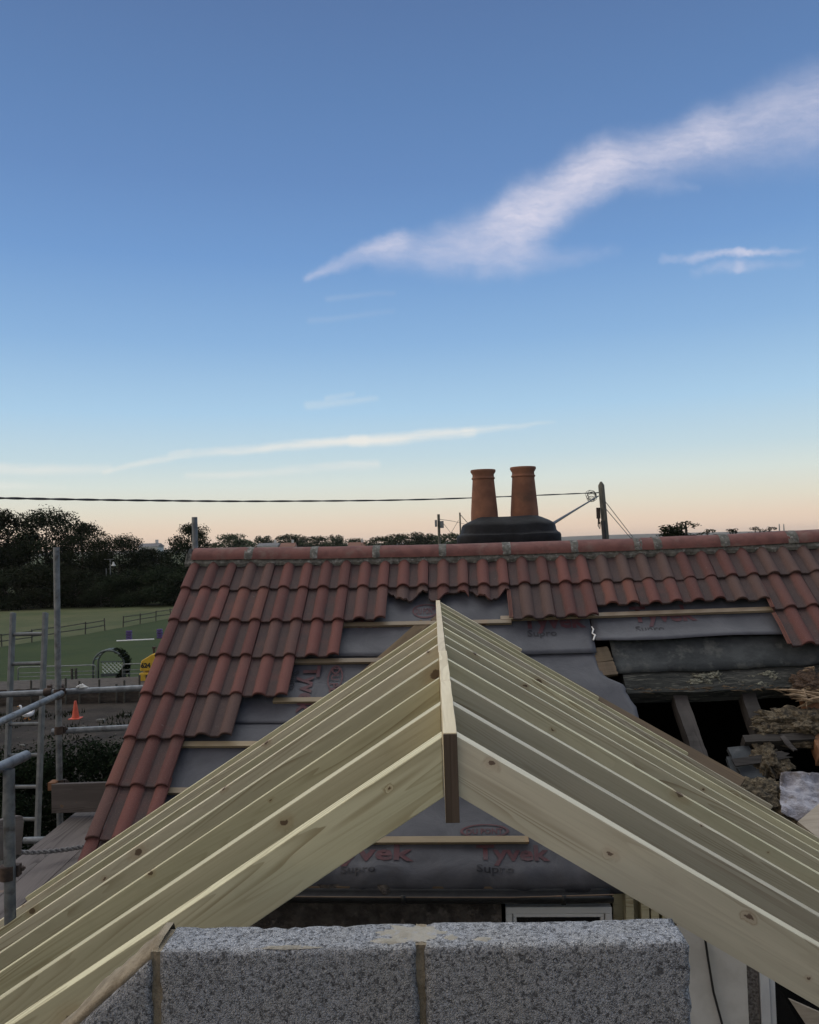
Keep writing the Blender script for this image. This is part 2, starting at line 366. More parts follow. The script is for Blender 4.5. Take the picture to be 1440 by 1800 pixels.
M['pebble'] = simple('pebbledash', (.10, .085, .075), (.27, .24, .215), 75, rough=.95, bump=1, bscale=90, bd=.01)
M['stone'] = simple('dark_old_stone', (.030, .026, .024), (.075, .066, .06), 11, rough=.95, bump=.9, bscale=22, bd=.03, c3=(.12, .105, .095), s3=14)
M['upvc'] = simple('white_upvc', (.62, .63, .64), (.68, .69, .70), 5, rough=.35, bump=0)
g = G('dark_glass'); M['glass'] = g.done((.008, .009, .010), .06, None, .5)
M['mud'] = simple('crumbling_clay_and_straw', (.062, .050, .033), (.19, .152, .098), 38, rough=.98, bump=1, bscale=110, bd=.02, c3=(.028, .025, .02), s3=24)
M['moss'] = simple('pale_insulation_scraps', (.11, .108, .082), (.24, .235, .18), 40, rough=.98, bump=1, bscale=70, bd=.02, c3=(.04, .04, .036), s3=45)
M['splinter'] = simple('broken_pale_wood', (.10, .068, .042), (.235, .17, .105), 20, rough=.9, bump=.3, stretch=(1, 6, 6), vary=.35)
M['orangewood'] = simple('orange_brown_wood', (.17, .08, .04), (.24, .12, .06), 12, rough=.85, bump=.3)
M['rot'] = simple('rotten_brown_wood', (.05, .033, .025), (.14, .088, .055), 40, rough=.98, bump=1, bscale=70, bd=.02, c3=(.03, .024, .02), s3=22, stretch=(1, 3, 3))
M['sheet'] = simple('dusty_white_sheet', (.22, .22, .25), (.40, .40, .45), 10, rough=.85, bump=1, bscale=30, bd=.03, c3=(.17, .15, .145), s3=9)
M['ply'] = simple('plywood', (.32, .28, .225), (.40, .35, .285), 6, rough=.85, bump=.15, stretch=(1, 7, 7))
M['grass'] = mat_ground('paddock_grass', [(.025, .040, .013), (.036, .051, .016), (.045, .053, .020)], .12, 3)
M['rough'] = mat_ground('rough_pasture', [(.056, .070, .030), (.084, .088, .042), (.046, .056, .026)], .16, 2)
M['land'] = mat_ground('open_country', [(.045, .062, .028), (.07, .078, .036), (.04, .05, .025)], .02, 1)
M['dirt'] = mat_ground('trodden_earth', [(.026, .022, .020), (.050, .042, .035), (.020, .021, .014)], .6, 6, .08)
M['hill'] = mat_ground('far_hills', [(.085, .085, .075), (.12, .115, .10), (.07, .075, .06)], .004, .1)
M['bark'] = simple('bark', (.035, .029, .023), (.06, .05, .04), 9, rough=.95, bump=.6, bscale=20, bd=.03)
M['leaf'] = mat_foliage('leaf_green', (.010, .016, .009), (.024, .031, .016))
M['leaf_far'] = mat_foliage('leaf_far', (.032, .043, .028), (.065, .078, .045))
M['hedge'] = mat_foliage('hedge_leaf', (.005, .009, .005), (.016, .024, .011))
M['cone'] = simple('orange_cone_plastic', (.52, .075, .035), (.60, .10, .05), 6, rough=.5, bump=0)
M['white'] = simple('white_paint', (.72, .72, .70), (.80, .80, .78), 6, rough=.5, bump=0)
M['feather'] = simple('white_feathers', (.70, .70, .70), (.80, .80, .80), 8, rough=.9, bump=.2)
M['beak'] = simple('orange_beak', (.50, .20, .03), (.55, .24, .04), 8, rough=.5, bump=0)
M['purple'] = simple('purple_paint', (.075, .045, .16), (.10, .06, .20), 6, rough=.6, bump=0)
M['green_paint'] = simple('grey_green_metal', (.065, .085, .082), (.11, .13, .125), 9, rough=.6, bump=.1, metal=.2)
M['galv'] = simple('grey_gate_metal', (.17, .185, .19), (.26, .27, .27), 8, rough=.6, bump=.1, metal=.3)
M['yellow'] = simple('yellow_machine_paint', (.52, .32, .022), (.60, .38, .03), 5, rough=.5, bump=.05, c3=(.36, .23, .03), s3=4)
M['ink'] = simple('black_lettering', (.012, .012, .012), (.02, .02, .02), 5, rough=.6, bump=0)
M['polewood'] = simple('grey_pole_timber', (.095, .095, .078), (.165, .16, .13), 6, rough=.9, bump=.4, bscale=30, stretch=(6, 6, .6))
M['cable'] = simple('black_cable', (.028, .028, .03), (.045, .045, .048), 9, rough=.6, bump=0)
M['fence'] = simple('weathered_fence_wood', (.048, .046, .038), (.082, .078, .064), 8, rough=.95, bump=.3)
M['sleeper'] = simple('brown_earth_boards', (.042, .034, .028), (.072, .060, .048), 5, rough=.95, bump=.5, bscale=14, bd=.03, stretch=(1, 1, 3))
M['slate'] = simple('red_brown_roof', (.15, .075, .055), (.20, .10, .07), 5, rough=.9, bump=0)
M['greyroof'] = simple('grey_roof', (.12, .12, .125), (.16, .16, .165), 5, rough=.9, bump=0)
M['farwall'] = simple('far_white_wall', (.55, .55, .54), (.62, .62, .61), 5, rough=.9, bump=0)

# ------------------------------------------------------------------ land
def sheet(name, pts, z, mat):
    m = MB(); m.add([(p[0], p[1], z) for p in pts], [tuple(range(len(pts)))]); o = m.build(name, mat); return tag(o, kind='structure')
sheet('ground', [(-6000, -400), (6000, -400), (6000, 9000), (-6000, 9000)], 0, M['land'])
def gp(px, py):
    p = atz(px, py, 0); return (p.x, p.y)
FA, FB, FC = gp(-260, 1178), gp(150, 1116), gp(300, 1088)
FD = (FC[0] + (FC[0] - FB[0]) * 3, FC[1] + (FC[1] - FB[1]) * 3)
sheet('field', [(-160, 40), FA, FB, FC, FD, (60, 175), (-160, 175)], .03, M['rough'])
sheet('paddock', [(-120, 41.5), (40, 41.5), (60, 130), FD, FC, FB, FA, (-120, FA[1])], .06, M['grass'])
sheet('yard', [(-60, -30), (60, -30), (60, 41.5), (-60, 41.5)], .09, M['dirt'])
m = MB(); rows = []
for j, (yy, hh) in enumerate([(3600, -5), (4300, 12), (5200, 24), (6500, 28), (8200, 18)]):
    rows.append([Vector((-4500 + i * 150, yy, hh * (.62 + .55 * mnoise.noise(Vector((i * .11, j * .3, 2)))) * (1 if i > 28 else .7))) for i in range(61)])
m.grid(rows); tag(m.build('hills', M['hill'], smooth='all'), kind='structure')

# ------------------------------------------------------------------ the old house: roof frame of reference
TH, PR = R(3.5), R(38.7)
U = Vector((math.cos(TH), -math.sin(TH), 0)); V = Vector((-math.sin(TH), -math.cos(TH), 0)); Zv = Vector((0, 0, 1))
DS = V * math.cos(PR) - Zv * math.sin(PR); NR = V * math.sin(PR) + Zv * math.cos(PR)
A0 = Vector((-1.73, 6.55, 7.0))
def sag(u):
    u = min(max(u, -.2), 5.2); return .016 - .0258 * u + .00527 * u * u
def H(u, s, n=0.0): return A0 + U * u + DS * s + NR * n + Zv * sag(u)
def us(px, py, n=-.1):                 # where the ray through a photo point meets the roof slope
    d = ray(px, py); o = EYE - (A0 + NR * n)
    for k in range(4):
        t = -o.dot(NR) / d.dot(NR); p = o + d * t; u = p.dot(U); o = EYE - (A0 + NR * n + Zv * sag(u))
    return u, p.dot(DS)
S0, GA, R0, RS = .454, .345, .038, .15
EAVE = S0 + 7 * GA
UL = 7.2
house = thing('house', (A0 + U * 2.7 + V * 2).to_2d().to_3d(), 'stripped old house with red double-roll tiles coming off its front roof slope', 'house')

def tile(mb, i0, i1, c, slip=0.0, lift=0.0, cut=None, left_edge=False):
    """one tile over the rolls i0+1..i1 of course c; cut(u) shortens its lower end"""
    rnd = random.random(); hue = random.random(); skew = random.uniform(-.007, .007); lift += random.uniform(-.002, .004)
    ua = R0 + RS * i0 + .0415 + random.uniform(-.0015, .0015); ub = R0 + RS * i1 + .0365
    if i0 < 0 and i1 == 0: ua = R0 - .040
    sb = S0 + c * GA + slip + random.uniform(-.006, .006); sa = sb - .415
    if c == 0: sa = .06
    nu = 30 if i1 - i0 == 2 else 15; rows_t, rows_b, cols = [], [], []
    ss = [0, .25, .5, .7, .82, .92, .97, .99, 1.0]
    for t in ss:
        rt, rb = [], []
        for k in range(nu + 1):
            u = ua + (ub - ua) * k / nu
            w = (u - R0) / RS; w = (w - round(w)) * RS
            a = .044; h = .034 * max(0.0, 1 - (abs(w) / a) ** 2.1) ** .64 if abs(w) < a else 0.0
            end = sb + skew * (k / nu - .5) * 2
            if cut: end = min(end, cut(u))
            s = sa + (end - sa) * t
            tt = (s - sa) / (sb - sa)
            n = -.036 + h - .026 * (1 - tt) + lift - (.004 if t == 1.0 else 0) + .0012 * fbm((u, s, 0), 30, 2)
            rt.append(H(u, s, n)); rb.append(H(u, s - (.002 if t == 1 else 0), n - .015))
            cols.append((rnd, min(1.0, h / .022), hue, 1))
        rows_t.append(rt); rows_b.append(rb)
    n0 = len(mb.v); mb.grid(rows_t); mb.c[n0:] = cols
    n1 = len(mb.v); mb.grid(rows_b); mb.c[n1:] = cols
    m_ = nu + 1; R_ = len(ss)
    e = [(n0 + (R_ - 1) * m_ + k, n0 + (R_ - 1) * m_ + k + 1, n1 + (R_ - 1) * m_ + k + 1, n1 + (R_ - 1) * m_ + k) for k in range(nu)]
    for k in (0, nu):
        e += [(n0 + r * m_ + k, n0 + (r + 1) * m_ + k, n1 + (r + 1) * m_ + k, n1 + r * m_ + k) for r in range(R_ - 1)]
    mb.f += e
    if left_edge:                       # the bare interlocking rib a tile shows where its neighbour is gone
        for q, (o_, hh) in enumerate(((-.004, .004), (-.014, .002), (-.024, .004))):
            u = ua + o_
            nn = len(mb.v); mb.tube([H(u, sa + .1, -.045), H(u, sb - .2, -.034 + hh), H(u, sb - .004, -.03 + hh)], .0045, 6)
            mb.c[nn:] = [(rnd, .9, .02, 1)] * (len(mb.v) - nn)
def jag(uc, base, amp, ph):
    return lambda u: base + amp * math.sin((u - uc) * 21 + ph) + .03 * fbm((u, 3.1, ph), 22, 3)
tiles = MB()
for c, last in ((0, 46), (1, 10), (2, 8), (3, 6), (4, 4), (5, 2), (6, 2), (7, 2)):
    tile(tiles, -1, 0, c)
    for i in range(0, last, 2):
        tile(tiles, i, i + 2, c, slip=-.02 if (c == 4 and i == 2) else 0)
for i in (10, 12, 14):                  # broken stubs above the new ridge
    s_ = S0 + .085
    tile(tiles, i, i + 2, 1, cut=jag(R0 + RS * (i + 1), s_ + .01, .045, (1.0, 2.6, .6)[(i - 10) // 2]))
for i in (16, 18): tile(tiles, i, i + 2, 1, slip=.01, left_edge=(i == 16))
for i in (20, 22, 24, 26): tile(tiles, i, i + 2, 1, slip=-.10)
for c in (1, 2):
    for i in range(28, 46, 2): tile(tiles, i, i + 2, c, left_edge=(i == 28))
for c in range(3, 7):
    for i in range(34, 46, 2): tile(tiles, i, i + 2, c)
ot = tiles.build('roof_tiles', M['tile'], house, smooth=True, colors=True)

# ridge tiles and their mortar
joints = [us(x, 950 + 0, 0)[0] for x in ()]
ridge_u = [.0]
for x in (442, 555, 663, 778, 889, 1007, 1117, 1151, 1267, 1385):
    ridge_u.append(.0 + (x - 340) / 1100 * 4.83 if False else None)
ridge_u = [0.0]
for x in (442, 555, 663, 778, 889, 1007, 1117, 1151, 1267, 1385):
    d = ray(x, 963 - .025 * (x - 340)); # meet the vertical plane through the ridge
    nV = V; t = (A0 - EYE).dot(nV) / d.dot(nV); ridge_u.append((EYE + d * t - A0).dot(U))
ridge_u += [ridge_u[-1] + .49, ridge_u[-1] + .98, ridge_u[-1] + 1.47, UL - .2]
def ridge_ring(u, k, r=.1, up=0.0, a0=-86, a1=86, n=14):
    out = []
    for j in range(n + 1):
        a = R(a0 + (a1 - a0) * j / n)
        out.append(A0 + U * u + V * (math.sin(a) * r * 1.12) + Zv * (math.cos(a) * r - r + up + sag(u)))
    return out
for k in range(len(ridge_u) - 1):
    m = MB(); a, b = ridge_u[k] + .012, ridge_u[k + 1] - .012; tl = random.uniform(-.003, .003)
    ks = [a + (b - a) * q / 6 for q in range(7)]
    m.grid([ridge_ring(u, k, .1, tl * (q - 3) / 3 + .0015 * fbm((u, 0, 0), 9)) for q, u in enumerate(ks)])
    m.grid([ridge_ring(u, k, .085, tl * (q - 3) / 3 - .015) for q, u in enumerate(ks)])
    for u in (a, b):
        m.grid([ridge_ring(u, k, .1, 0), ridge_ring(u, k, .085, -.015)])
    m.build('ridge_tile', M['ridge'], house, smooth=True)
mm = MB()
for k, u in enumerate(ridge_u[1:-1]):
    w = random.uniform(.028, .04)
    mm.grid([[p + Vector((0, 0, 0)) + NR * .003 * fbm(p, 30) for p in ridge_ring(u + dx, 0, .1 + .004 * (1 - abs(dx) / w) + .003 * fbm((u + dx, 1, 1), 40), .003)] for dx in [w * q / 4 for q in range(-4, 5)]])
for side in (0,):
    rows = []
    for q in range(12):
        row = []
        for i in range(240):
            u = -.04 + (UL) * i / 239
            s = .082 + .0082 * q + (.014 * fbm((u, 4, 0), 9, 3) if q > 6 else 0); w = (u - R0) / RS; w = (w - round(w)) * RS
            hh = .036 * max(0.0, 1 - (abs(w) / .05) ** 2) ** .6 if abs(w) < .05 else 0.0
            n = .008 - .0034 * q - (.02 if q == 11 else 0) + .006 * fbm((u, s, 2), 26, 3)
            row.append(H(u, s, n))
        rows.append(row)
    mm.grid(rows)
rows = [[A0 + U * -.025 + V * (r * math.sin(R(a)) * 1.08) + Zv * (r * math.cos(R(a)) - .1 + sag(0)) for a in range(-100, 101, 10)] for r in (.0, .05, .095)]
mm.grid(rows); mm.build('ridge_mortar', M['mortar'], house, smooth=True)

# underlay
def low_n(u, s): return -.106 + wr(u, s) + .02 * max(0, (s - EAVE + .35) / .35) * fbm((u, s, 8), 6, 4) - .05 * max(0, (s - EAVE + .08) / .08) ** 2
def wr(u, s): return .0022 * max(0.0, 1 - abs(fbm((u * 1.0 + s * .35, s * .8, 2), 1.9, 3)) * 5) ** 2 + .0012 * fbm((u, s * 2, 9), 7, 3) +  .006 * fbm((u, s, 5), 2.3, 4) + .004 * math.sin(s * 18 + u * .7)
def lowedge(u):
    e1 = [us(900, 1150)[1], us(1046, 1149)[1]]; u1 = us(1046, 1130)[0]
    if u < u1: return e1[1]
    k = us(1046, 1131)[1]; k2 = us(1210, 1125)[1]; return k + (k2 - k) * min(1, (u - u1) / 1.0) + .008 * math.sin(u * 6)
UT = us(1046, 1130)[0]
NU = 150
EAVE = us(800, 1551, -.106)[1]; print('EAVE', EAVE)
def strip(u0, u1, fs0, fs1, n, rows=26, cols=NU, curl=0.0):
    out = []
    for r in range(rows + 1):
        row = []
        for i in range(cols + 1):
            u = u0 + (u1 - u0) * i / cols; a, b = fs0(u), fs1(u); s = a + (b - a) * r / rows
            row.append(H(u, s, n + wr(u, s) + (curl * max(0, r / rows - .86) / .14)))
        out.append(row)
    return out
m = MB()
m.grid(strip(.02, UT - .004, lambda u: .05, lowedge, -.098, 22, 60, .006)); m.grid(strip(UT + .004, UL, lambda u: .05, lowedge, -.098, 22, 80, .018))
tear = MB()
top = m.build('underlay', M['underlay'], house, smooth='all', recalc=False); sol = top.modifiers.new('thick', 'SOLIDIFY'); sol.thickness = .0015
edge_pts = [us(x, y) for x, y in ((1044, 1140), (1052, 1165), (1062, 1188), (1096, 1203), (1104, 1222), (1118, 1240), (1124, 1262), (1126, 1300), (1150, 1345), (1200, 1400))]
def ubound(s):
    if s <= edge_pts[0][1]: return edge_pts[0][0]
    for (ua, sa), (ub, sb) in zip(edge_pts, edge_pts[1:]):
        if sa <= s <= sb: return ua + (ub - ua) * (s - sa) / (sb - sa) + .01 * fbm((s, 1, 1), 40, 2)
    return edge_pts[-1][0]
m = MB(); rows = []
s_lo0 = us(1000, 1140)[1] - .12
for r in range(61):
    s = s_lo0 + (EAVE + .02 - s_lo0) * r / 60; ue = ubound(s); row = []
    for i in range(101):
        u = .02 + (ue - .02) * i / 100
        row.append(H(u, s, low_n(u, s)))
    rows.append(row)
m.grid(rows); low_u = m.build('underlay', M['underlay'], house, smooth='all', recalc=False); sol = low_u.modifiers.new('thick', 'SOLIDIFY'); sol.thickness = .0015
# a strip of underlay laid across the lower left, whose edge shows as a line
sl1 = us(450, 1271, -.098)[1]
m = MB(); m.grid(strip(.02, 2.0, lambda u: us(450, 1200)[1], lambda u: sl1, -.099, 14, 50)); o = m.build('underlay', M['underlay'], house, smooth='all', recalc=False)
sol = o.modifiers.new('thick', 'SOLIDIFY'); sol.thickness = .0015
# white torn edge
m = MB(); pts = [us(x, y) for x, y in ((1040, 1104), (1043, 1110), (1041, 1116), (1046, 1120), (1043, 1128))]
m.tube([H(u, s, -.085 + .004 * (i % 2)) for i, (u, s) in enumerate(pts)], [.003, .006, .004, .007, .005], 6); m.build('torn_edge', M['white'], top)
# printing on the underlay
def text_part(txt, u0, s0, size, mat, parent, n, ang=0.0, bold=.012, width=None):
    cu = bpy.data.curves.new('lettering', 'FONT'); cu.body = txt; cu.size = 1; cu.offset = bold; cu.resolution_u = 2
    ob = bpy.data.objects.new('lettering', cu); me = bpy.data.meshes.new_from_object(ob); bpy.data.objects.remove(ob)
    xs = [v.co.x for v in me.vertices]; w = max(xs) - min(xs); kx = size if width is None else width / w
    ca, sa = math.cos(ang), math.sin(ang)
    for v in me.vertices:
        x, y = (v.co.x - min(xs)) * kx, v.co.y * size
        u, s = u0 + x * ca - y * sa, s0 - (x * sa + y * ca)
        v.co = H(u, s, n + wr(u, s) if n != NL else low_n(u, s) + .0055)
    me.materials.clear(); me.materials.append(mat)
    o = bpy.data.objects.new('lettering', me); C.objects.link(o); adopt(o, parent); return o
def oval(u0, s0, a, b, mat, parent, n, ang=0.0):
    m = MB(); rows = []
    for rr in (1.0, .88):
        row = []
        for k in range(49):
            t = 2 * math.pi * k / 48; x, y = a * rr * math.cos(t), b * (rr if rr == 1 else .82) * math.sin(t)
            u, s = u0 + x * math.cos(ang) - y * math.sin(ang), s0 - (x * math.sin(ang) + y * math.cos(ang)); row.append(H(u, s, n + wr(u, s) if n != NL else low_n(u, s) + .0055))
        rows.append(row)
    m.grid(rows); return m.build('emblem', mat, parent)
def print_px(txt, px0, py0, px1, hpx, mat, parent, n, dn=0.0, bold=.012):
    ua, sa = us(px0, py0, n); ub, sb = us(px1, py0, n); _, sc = us(px0, py0 - hpx, n)
    return text_part(txt, ua, sa, (sa - sc) / .72, mat, parent, n, 0.0, bold, ub - ua)
def emblem_px(px, py, wpx, hpx, mat, parent, n):
    u, s = us(px, py, n); ua, _ = us(px - wpx / 2, py, n); _, sb = us(px, py - hpx / 2, n)
    oval(u, s, u - ua, s - sb, mat, parent, n)
    text_part('DU PONT', u - (u - ua) * .74, s + (s - sb) * .42, (s - sb) * 1.1, mat, parent, n, 0, .02, (u - ua) * 1.48)
NT, NL = -.0925, -.1035
emblem_px(748, 1074, 46, 26, M['red_print'], top, NT)
print_px('Tyvek', 918, 1104, 1032, 26, M['red_print'], top, NT, bold=.03)
print_px('Supro', 928, 1118, 980, 11, M['dark_print'], top, NT)
print_px('Tyvek', 1112, 1093, 1228, 26, M['red_print'], top, NT, bold=.03)
print_px('Supro', 1119, 1111, 1170, 11, M['dark_print'], top, NT)
print_px('Tyvek', 560, 1104, 664, 22, M['red_print'], top, NT, bold=.03)
emblem_px(852, 1462, 86, 25, M['red_print'], low_u, NL)
print_px('Tyvek', 560, 1512, 728, 26, M['red_print'], low_u, NL, bold=.03)
print_px('Tyvek', 838, 1512, 968, 26, M['red_print'], low_u, NL, bold=.03)
print_px('Supro', 598, 1533, 660, 12, M['dark_print'], low_u, NL)
print_px('Supro', 838, 1533, 904, 12, M['dark_print'], low_u, NL)
u_, s_ = us(536, 1172, NL); text_part('Tyvek', u_, s_, .16, M['red_print'], low_u, NT, R(-90), .03)
u_, s_ = us(590, 1190, NL); oval(u_, s_ + .02, .11, .052, M['red_print'], low_u, NT, R(-90)); text_part('DU PONT', u_ - .028, s_ - .07, .078, M['red_print'], low_u, NT, R(-90), .02)
u_, s_ = us(514, 1180, NL); text_part('Supro', u_, s_, .075, M['dark_print'], low_u, NT, R(-90))

# battens
def batten(px0, px1, py, tilt=0.0, w=.038):
    u0, s0 = us(px0, py, -.07); u1, _ = us(px1, py, -.07)
    a, b = H(u0, s0, -.084), H(u1, s0 + tilt, -.084); x = (b - a).normalized(); y = NR; z = x.cross(y)
    Mx = Matrix((x, z, y)).transposed().to_4x4(); Mx.translation = (a + b) / 2
    m = MB(); m.box((0, 0, 0), ((b - a).length, w, .022)); m.build('batten', M['batten'], house, M=Mx, bevel=.002)
batten(560, 900, 1097, 0); batten(880, 1378, 1086, -.012)
batten(480, 690, 1161); batten(480, 600, 1229); batten(300, 460, 1306); batten(262, 330, 1388); batten(640, 930, 1475)

# eaves: fascia, gutter
se = EAVE + .02
g0, g1 = us(430, 1580, -.13)[0], us(1077, 1576, -.13)[0]
m = MB(); rows = []
for i in range(31):
    u = g0 + (g1 - g0) * i / 30; c = H(u, se, -.15) + V * .035
    rows.append([c + V * (.055 * math.sin(R(a))) + Zv * (-.05 * math.cos(R(a)) - .0) for a in range(-90, 91, 15)])
m.grid(rows); gt = m.build('gutter', M['black'], house, smooth='all'); sol = gt.modifiers.new('thick', 'SOLIDIFY'); sol.thickness = .004
m = MB(); m.tube([H(g0 + (g1 - g0) * i / 30, se, -.15) + V * .092 + Zv * (.002 + .012 * max(0, i - 22) / 8) for i in range(31)], .0035, 6); m.build('gutter_lip', M['stained'], gt)
for px in (710, 990):
    ug = us(px, 1578, -.13)[0]; c = H(ug, se, -.15) + V * .035; m = MB()
    m.grid([[c + U * dx + V * (.062 * math.sin(R(a))) + Zv * (-.057 * math.cos(R(a)) + (.012 if abs(a) == 90 else 0)) for a in range(-90, 91, 15)] for dx in (-.011, .011)])
    b = m.build('gutter_bracket', M['black'], gt, smooth='all'); sol = b.modifiers.new('thick', 'SOLIDIFY'); sol.thickness = .006
m = MB(); ca, cb = H(g0, se, -.15) - V * .035 - Zv * .02, H(g1, se, -.15) - V * .035 - Zv * .02; m.beam(ca, cb, .022, .05); m.build('fascia', M['stained'], house)

# walls. wall plane: horizontal distance HW in front of the ridge
HW = EAVE * math.cos(PR) - .11
def WP(u, z, o=0.0): return Vector((*(A0 + U * u + V * (HW + o)).to_2d(), z))
def wpx(px, py, o=0.0):
    d = ray(px, py); t = (A0 + V * (HW + o) - EYE).dot(V) / d.dot(V); p = EYE + d * t; return (p - A0).dot(U), p.z
ZE = A0.z - EAVE * math.sin(PR) - .12
uS1 = wpx(882, 1610)[0]; uW0, zW1 = wpx(889, 1598); uW1, _ = wpx(1094, 1600); uT1 = wpx(1186, 1610)[0]; uR0 = uT1; uR1 = wpx(1313, 1760)[0]; uV0, _ = wpx(1340, 1760)
m = MB(); rows = []
for r in range(60):
    z = ZE - 2.2 * r / 59; rows.append([WP(.03 + (uS1 - .03) * i / 90, z, .035 * fbm((i * .12, z * 5, 1), 1.0, 4)) for i in range(91)])
m.grid(rows); m.build('stone_wall', M['stone'], house, smooth='all')
def wall_box(m, u0, u1, z0, z1, t=.25, o=0.0):
    m.hexa([WP(u0, z0, o), WP(u1, z0, o), WP(u1, z0, o - t), WP(u0, z0, o - t), WP(u0, z1, o), WP(u1, z1, o), WP(u1, z1, o - t), WP(u0, z1, o - t)])
m = MB(); wall_box(m, .03, uS1, 0, ZE - 2.15, .3); wall_box(m, uS1, uT1, 0, zW1 - 1.15, .3); wall_box(m, uT1, UL, 0, ZE - 2.6, .3)
m.build('lower_wall', M['render'], house)
m = MB(); wall_box(m, uR0 + .01, uR1, ZE - 2.6, ZE + .02, .25, .02); wall_box(m, uV0 + .9, UL, ZE - 2.6, ZE, .25, .02); m.build('rendered_wall', M['render'], house)
m = MB(); wall_box(m, uR1, uV0 - .004, ZE - 2.6, ZE, .10, -.03); m.build('window_reveal', M['pebble'], house)
def window(u0, u1, z0, z1, fw, o=-.02, name='window'):
    m = MB()
    for a, b, c, d in ((u0, u1, z1 - fw, z1), (u0, u1, z0, z0 + fw), (u0, u0 + fw, z0 + fw, z1 - fw), (u1 - fw, u1, z0 + fw, z1 - fw)): wall_box(m, a, b, c, d, .06, o)
    w = m.build(name, M['upvc'], house, bevel=.004)
    m = MB(); f2 = fw * .55
    a0, a1, b0, b1 = u0 + fw + .004, u1 - fw - .004, z0 + fw + .004, z1 - fw - .004
    for a, b, c, d in ((a0, a1, b1 - f2, b1), (a0, a1, b0, b0 + f2), (a0, a0 + f2, b0 + f2, b1 - f2), (a1 - f2, a1, b0 + f2, b1 - f2)): wall_box(m, a, b, c, d, .04, o - .012)
    m.build('sash', M['upvc'], w, bevel=.004)
    m = MB(); wall_box(m, a0 + f2, a1 - f2, b0 + f2, b1 - f2, .012, o - .03); m.build('pane', M['glass'], w)
window(uW0, uW1 - .05, zW1 - 1.1, zW1, .035)
window(uV0, uV0 + .88, ZE - 1.9, ZE - .25, .05)
m = MB()
for px in (1108, 1135, 1152, 1172): uu = wpx(px, 1610)[0]; wall_box(m, uu - .02, uu + .02, ZE - 1.4, ZE - .01, .09, .0)
wall_box(m, uW1 - .03, uT1, ZE - 1.4, ZE - .02, .02, -.1); m.build('stud_frame', M['treated'], house)
m = MB(); c0 = [wpx(x, y, .04) for x, y in ((1240, 1650), (1246, 1690), (1255, 1745), (1270, 1800), (1276, 1840))]; m.tube([WP(u, z, .035) for u, z in c0], .006, 6)
tag(m.build('hanging_cable', M['black']), 'black cable hanging down the pale rendered wall under the rafters', 'cable')
pa = [wpx(x, y, .12) for x, y in ((1384, 1752), (1460, 1785), (1470, 1900), (1424, 1812))]
m = MB(); m.hexa([WP(u, z, .13) for u, z in pa] + [WP(u, z, .145) for u, z in pa])
tag(m.build('leaning_panel', M['ply']), 'beige board leaning across the window below the right rafters', 'board')

# body of the house behind: gables, rear slope
for u in (.06, UL - .1):
    m = MB()
    q = [WP(u, 0, -.02), WP(u, ZE - .02, -.02), H(u, .06, -.14), (A0 + U * u - V * 2.3 + Zv * (ZE - 7)).copy(), (A0 + U * u - V * 2.3 + Zv * (-7)).copy()]
    q2 = [p + U * .2 * (1 if u < 1 else -1) for p in q]
    m.add(q + q2, [(0, 1, 2, 3, 4), (9, 8, 7, 6, 5)] + [(i, (i + 1) % 5, (i + 1) % 5 + 5, i + 5) for i in range(5)])
    m.build('gable_wall', M['render'], house)
m = MB(); Z0 = [A0 + U * -.02 + Zv * -.06 - V * .05, A0 + U * UL + Zv * -.06 - V * .05, A0 + U * UL - V * 2.5 + Zv * -2.06, A0 + U * -.02 - V * 2.5 + Zv * -2.06]
m.hexa([p - Zv * .03 for p in Z0] + Z0); m.build('rear_roof', M['tile'], house)
m = MB(); q = [A0 + U * .06 - V * 2.3, A0 + U * UL - V * 2.3]; m.hexa([Vector((*p.to_2d(), z)) + V * d for z in (0, ZE) for p, d in ((q[0], 0), (q[1], 0), (q[1], .2), (q[0], .2))]); m.build('rear_wall', M['render'], house)
m = MB(); q = [A0 + U * .3 - V * 1.9, A0 + U * (UL - .3) - V * 1.9]; m.hexa([Vector((*p.to_2d(), z)) + V * d for z in (ZE - 1.3, ZE + .25) for p, d in ((q[0], 0), (q[1], 0), (q[1], .05), (q[0], .05))]); m.build('loft_shade_sheet', M['loft_dark'], house)  # added dark sheet, keeps the roof void black as shade
m = MB(); q = [WP(.2, ZE - .35, -.3), WP(UL - .2, ZE - .35, -.3), A0 + U * (UL - .2) - V * 2.2, A0 + U * .2 - V * 2.2]
m.hexa([Vector((*p.to_2d(), ZE - 1.3)) for p in q] + [Vector((*p.to_2d(), ZE - 1.26)) for p in q]); m.build('loft_floor', M['loft_dark'], house)  # floor colour carries the shade of the loft

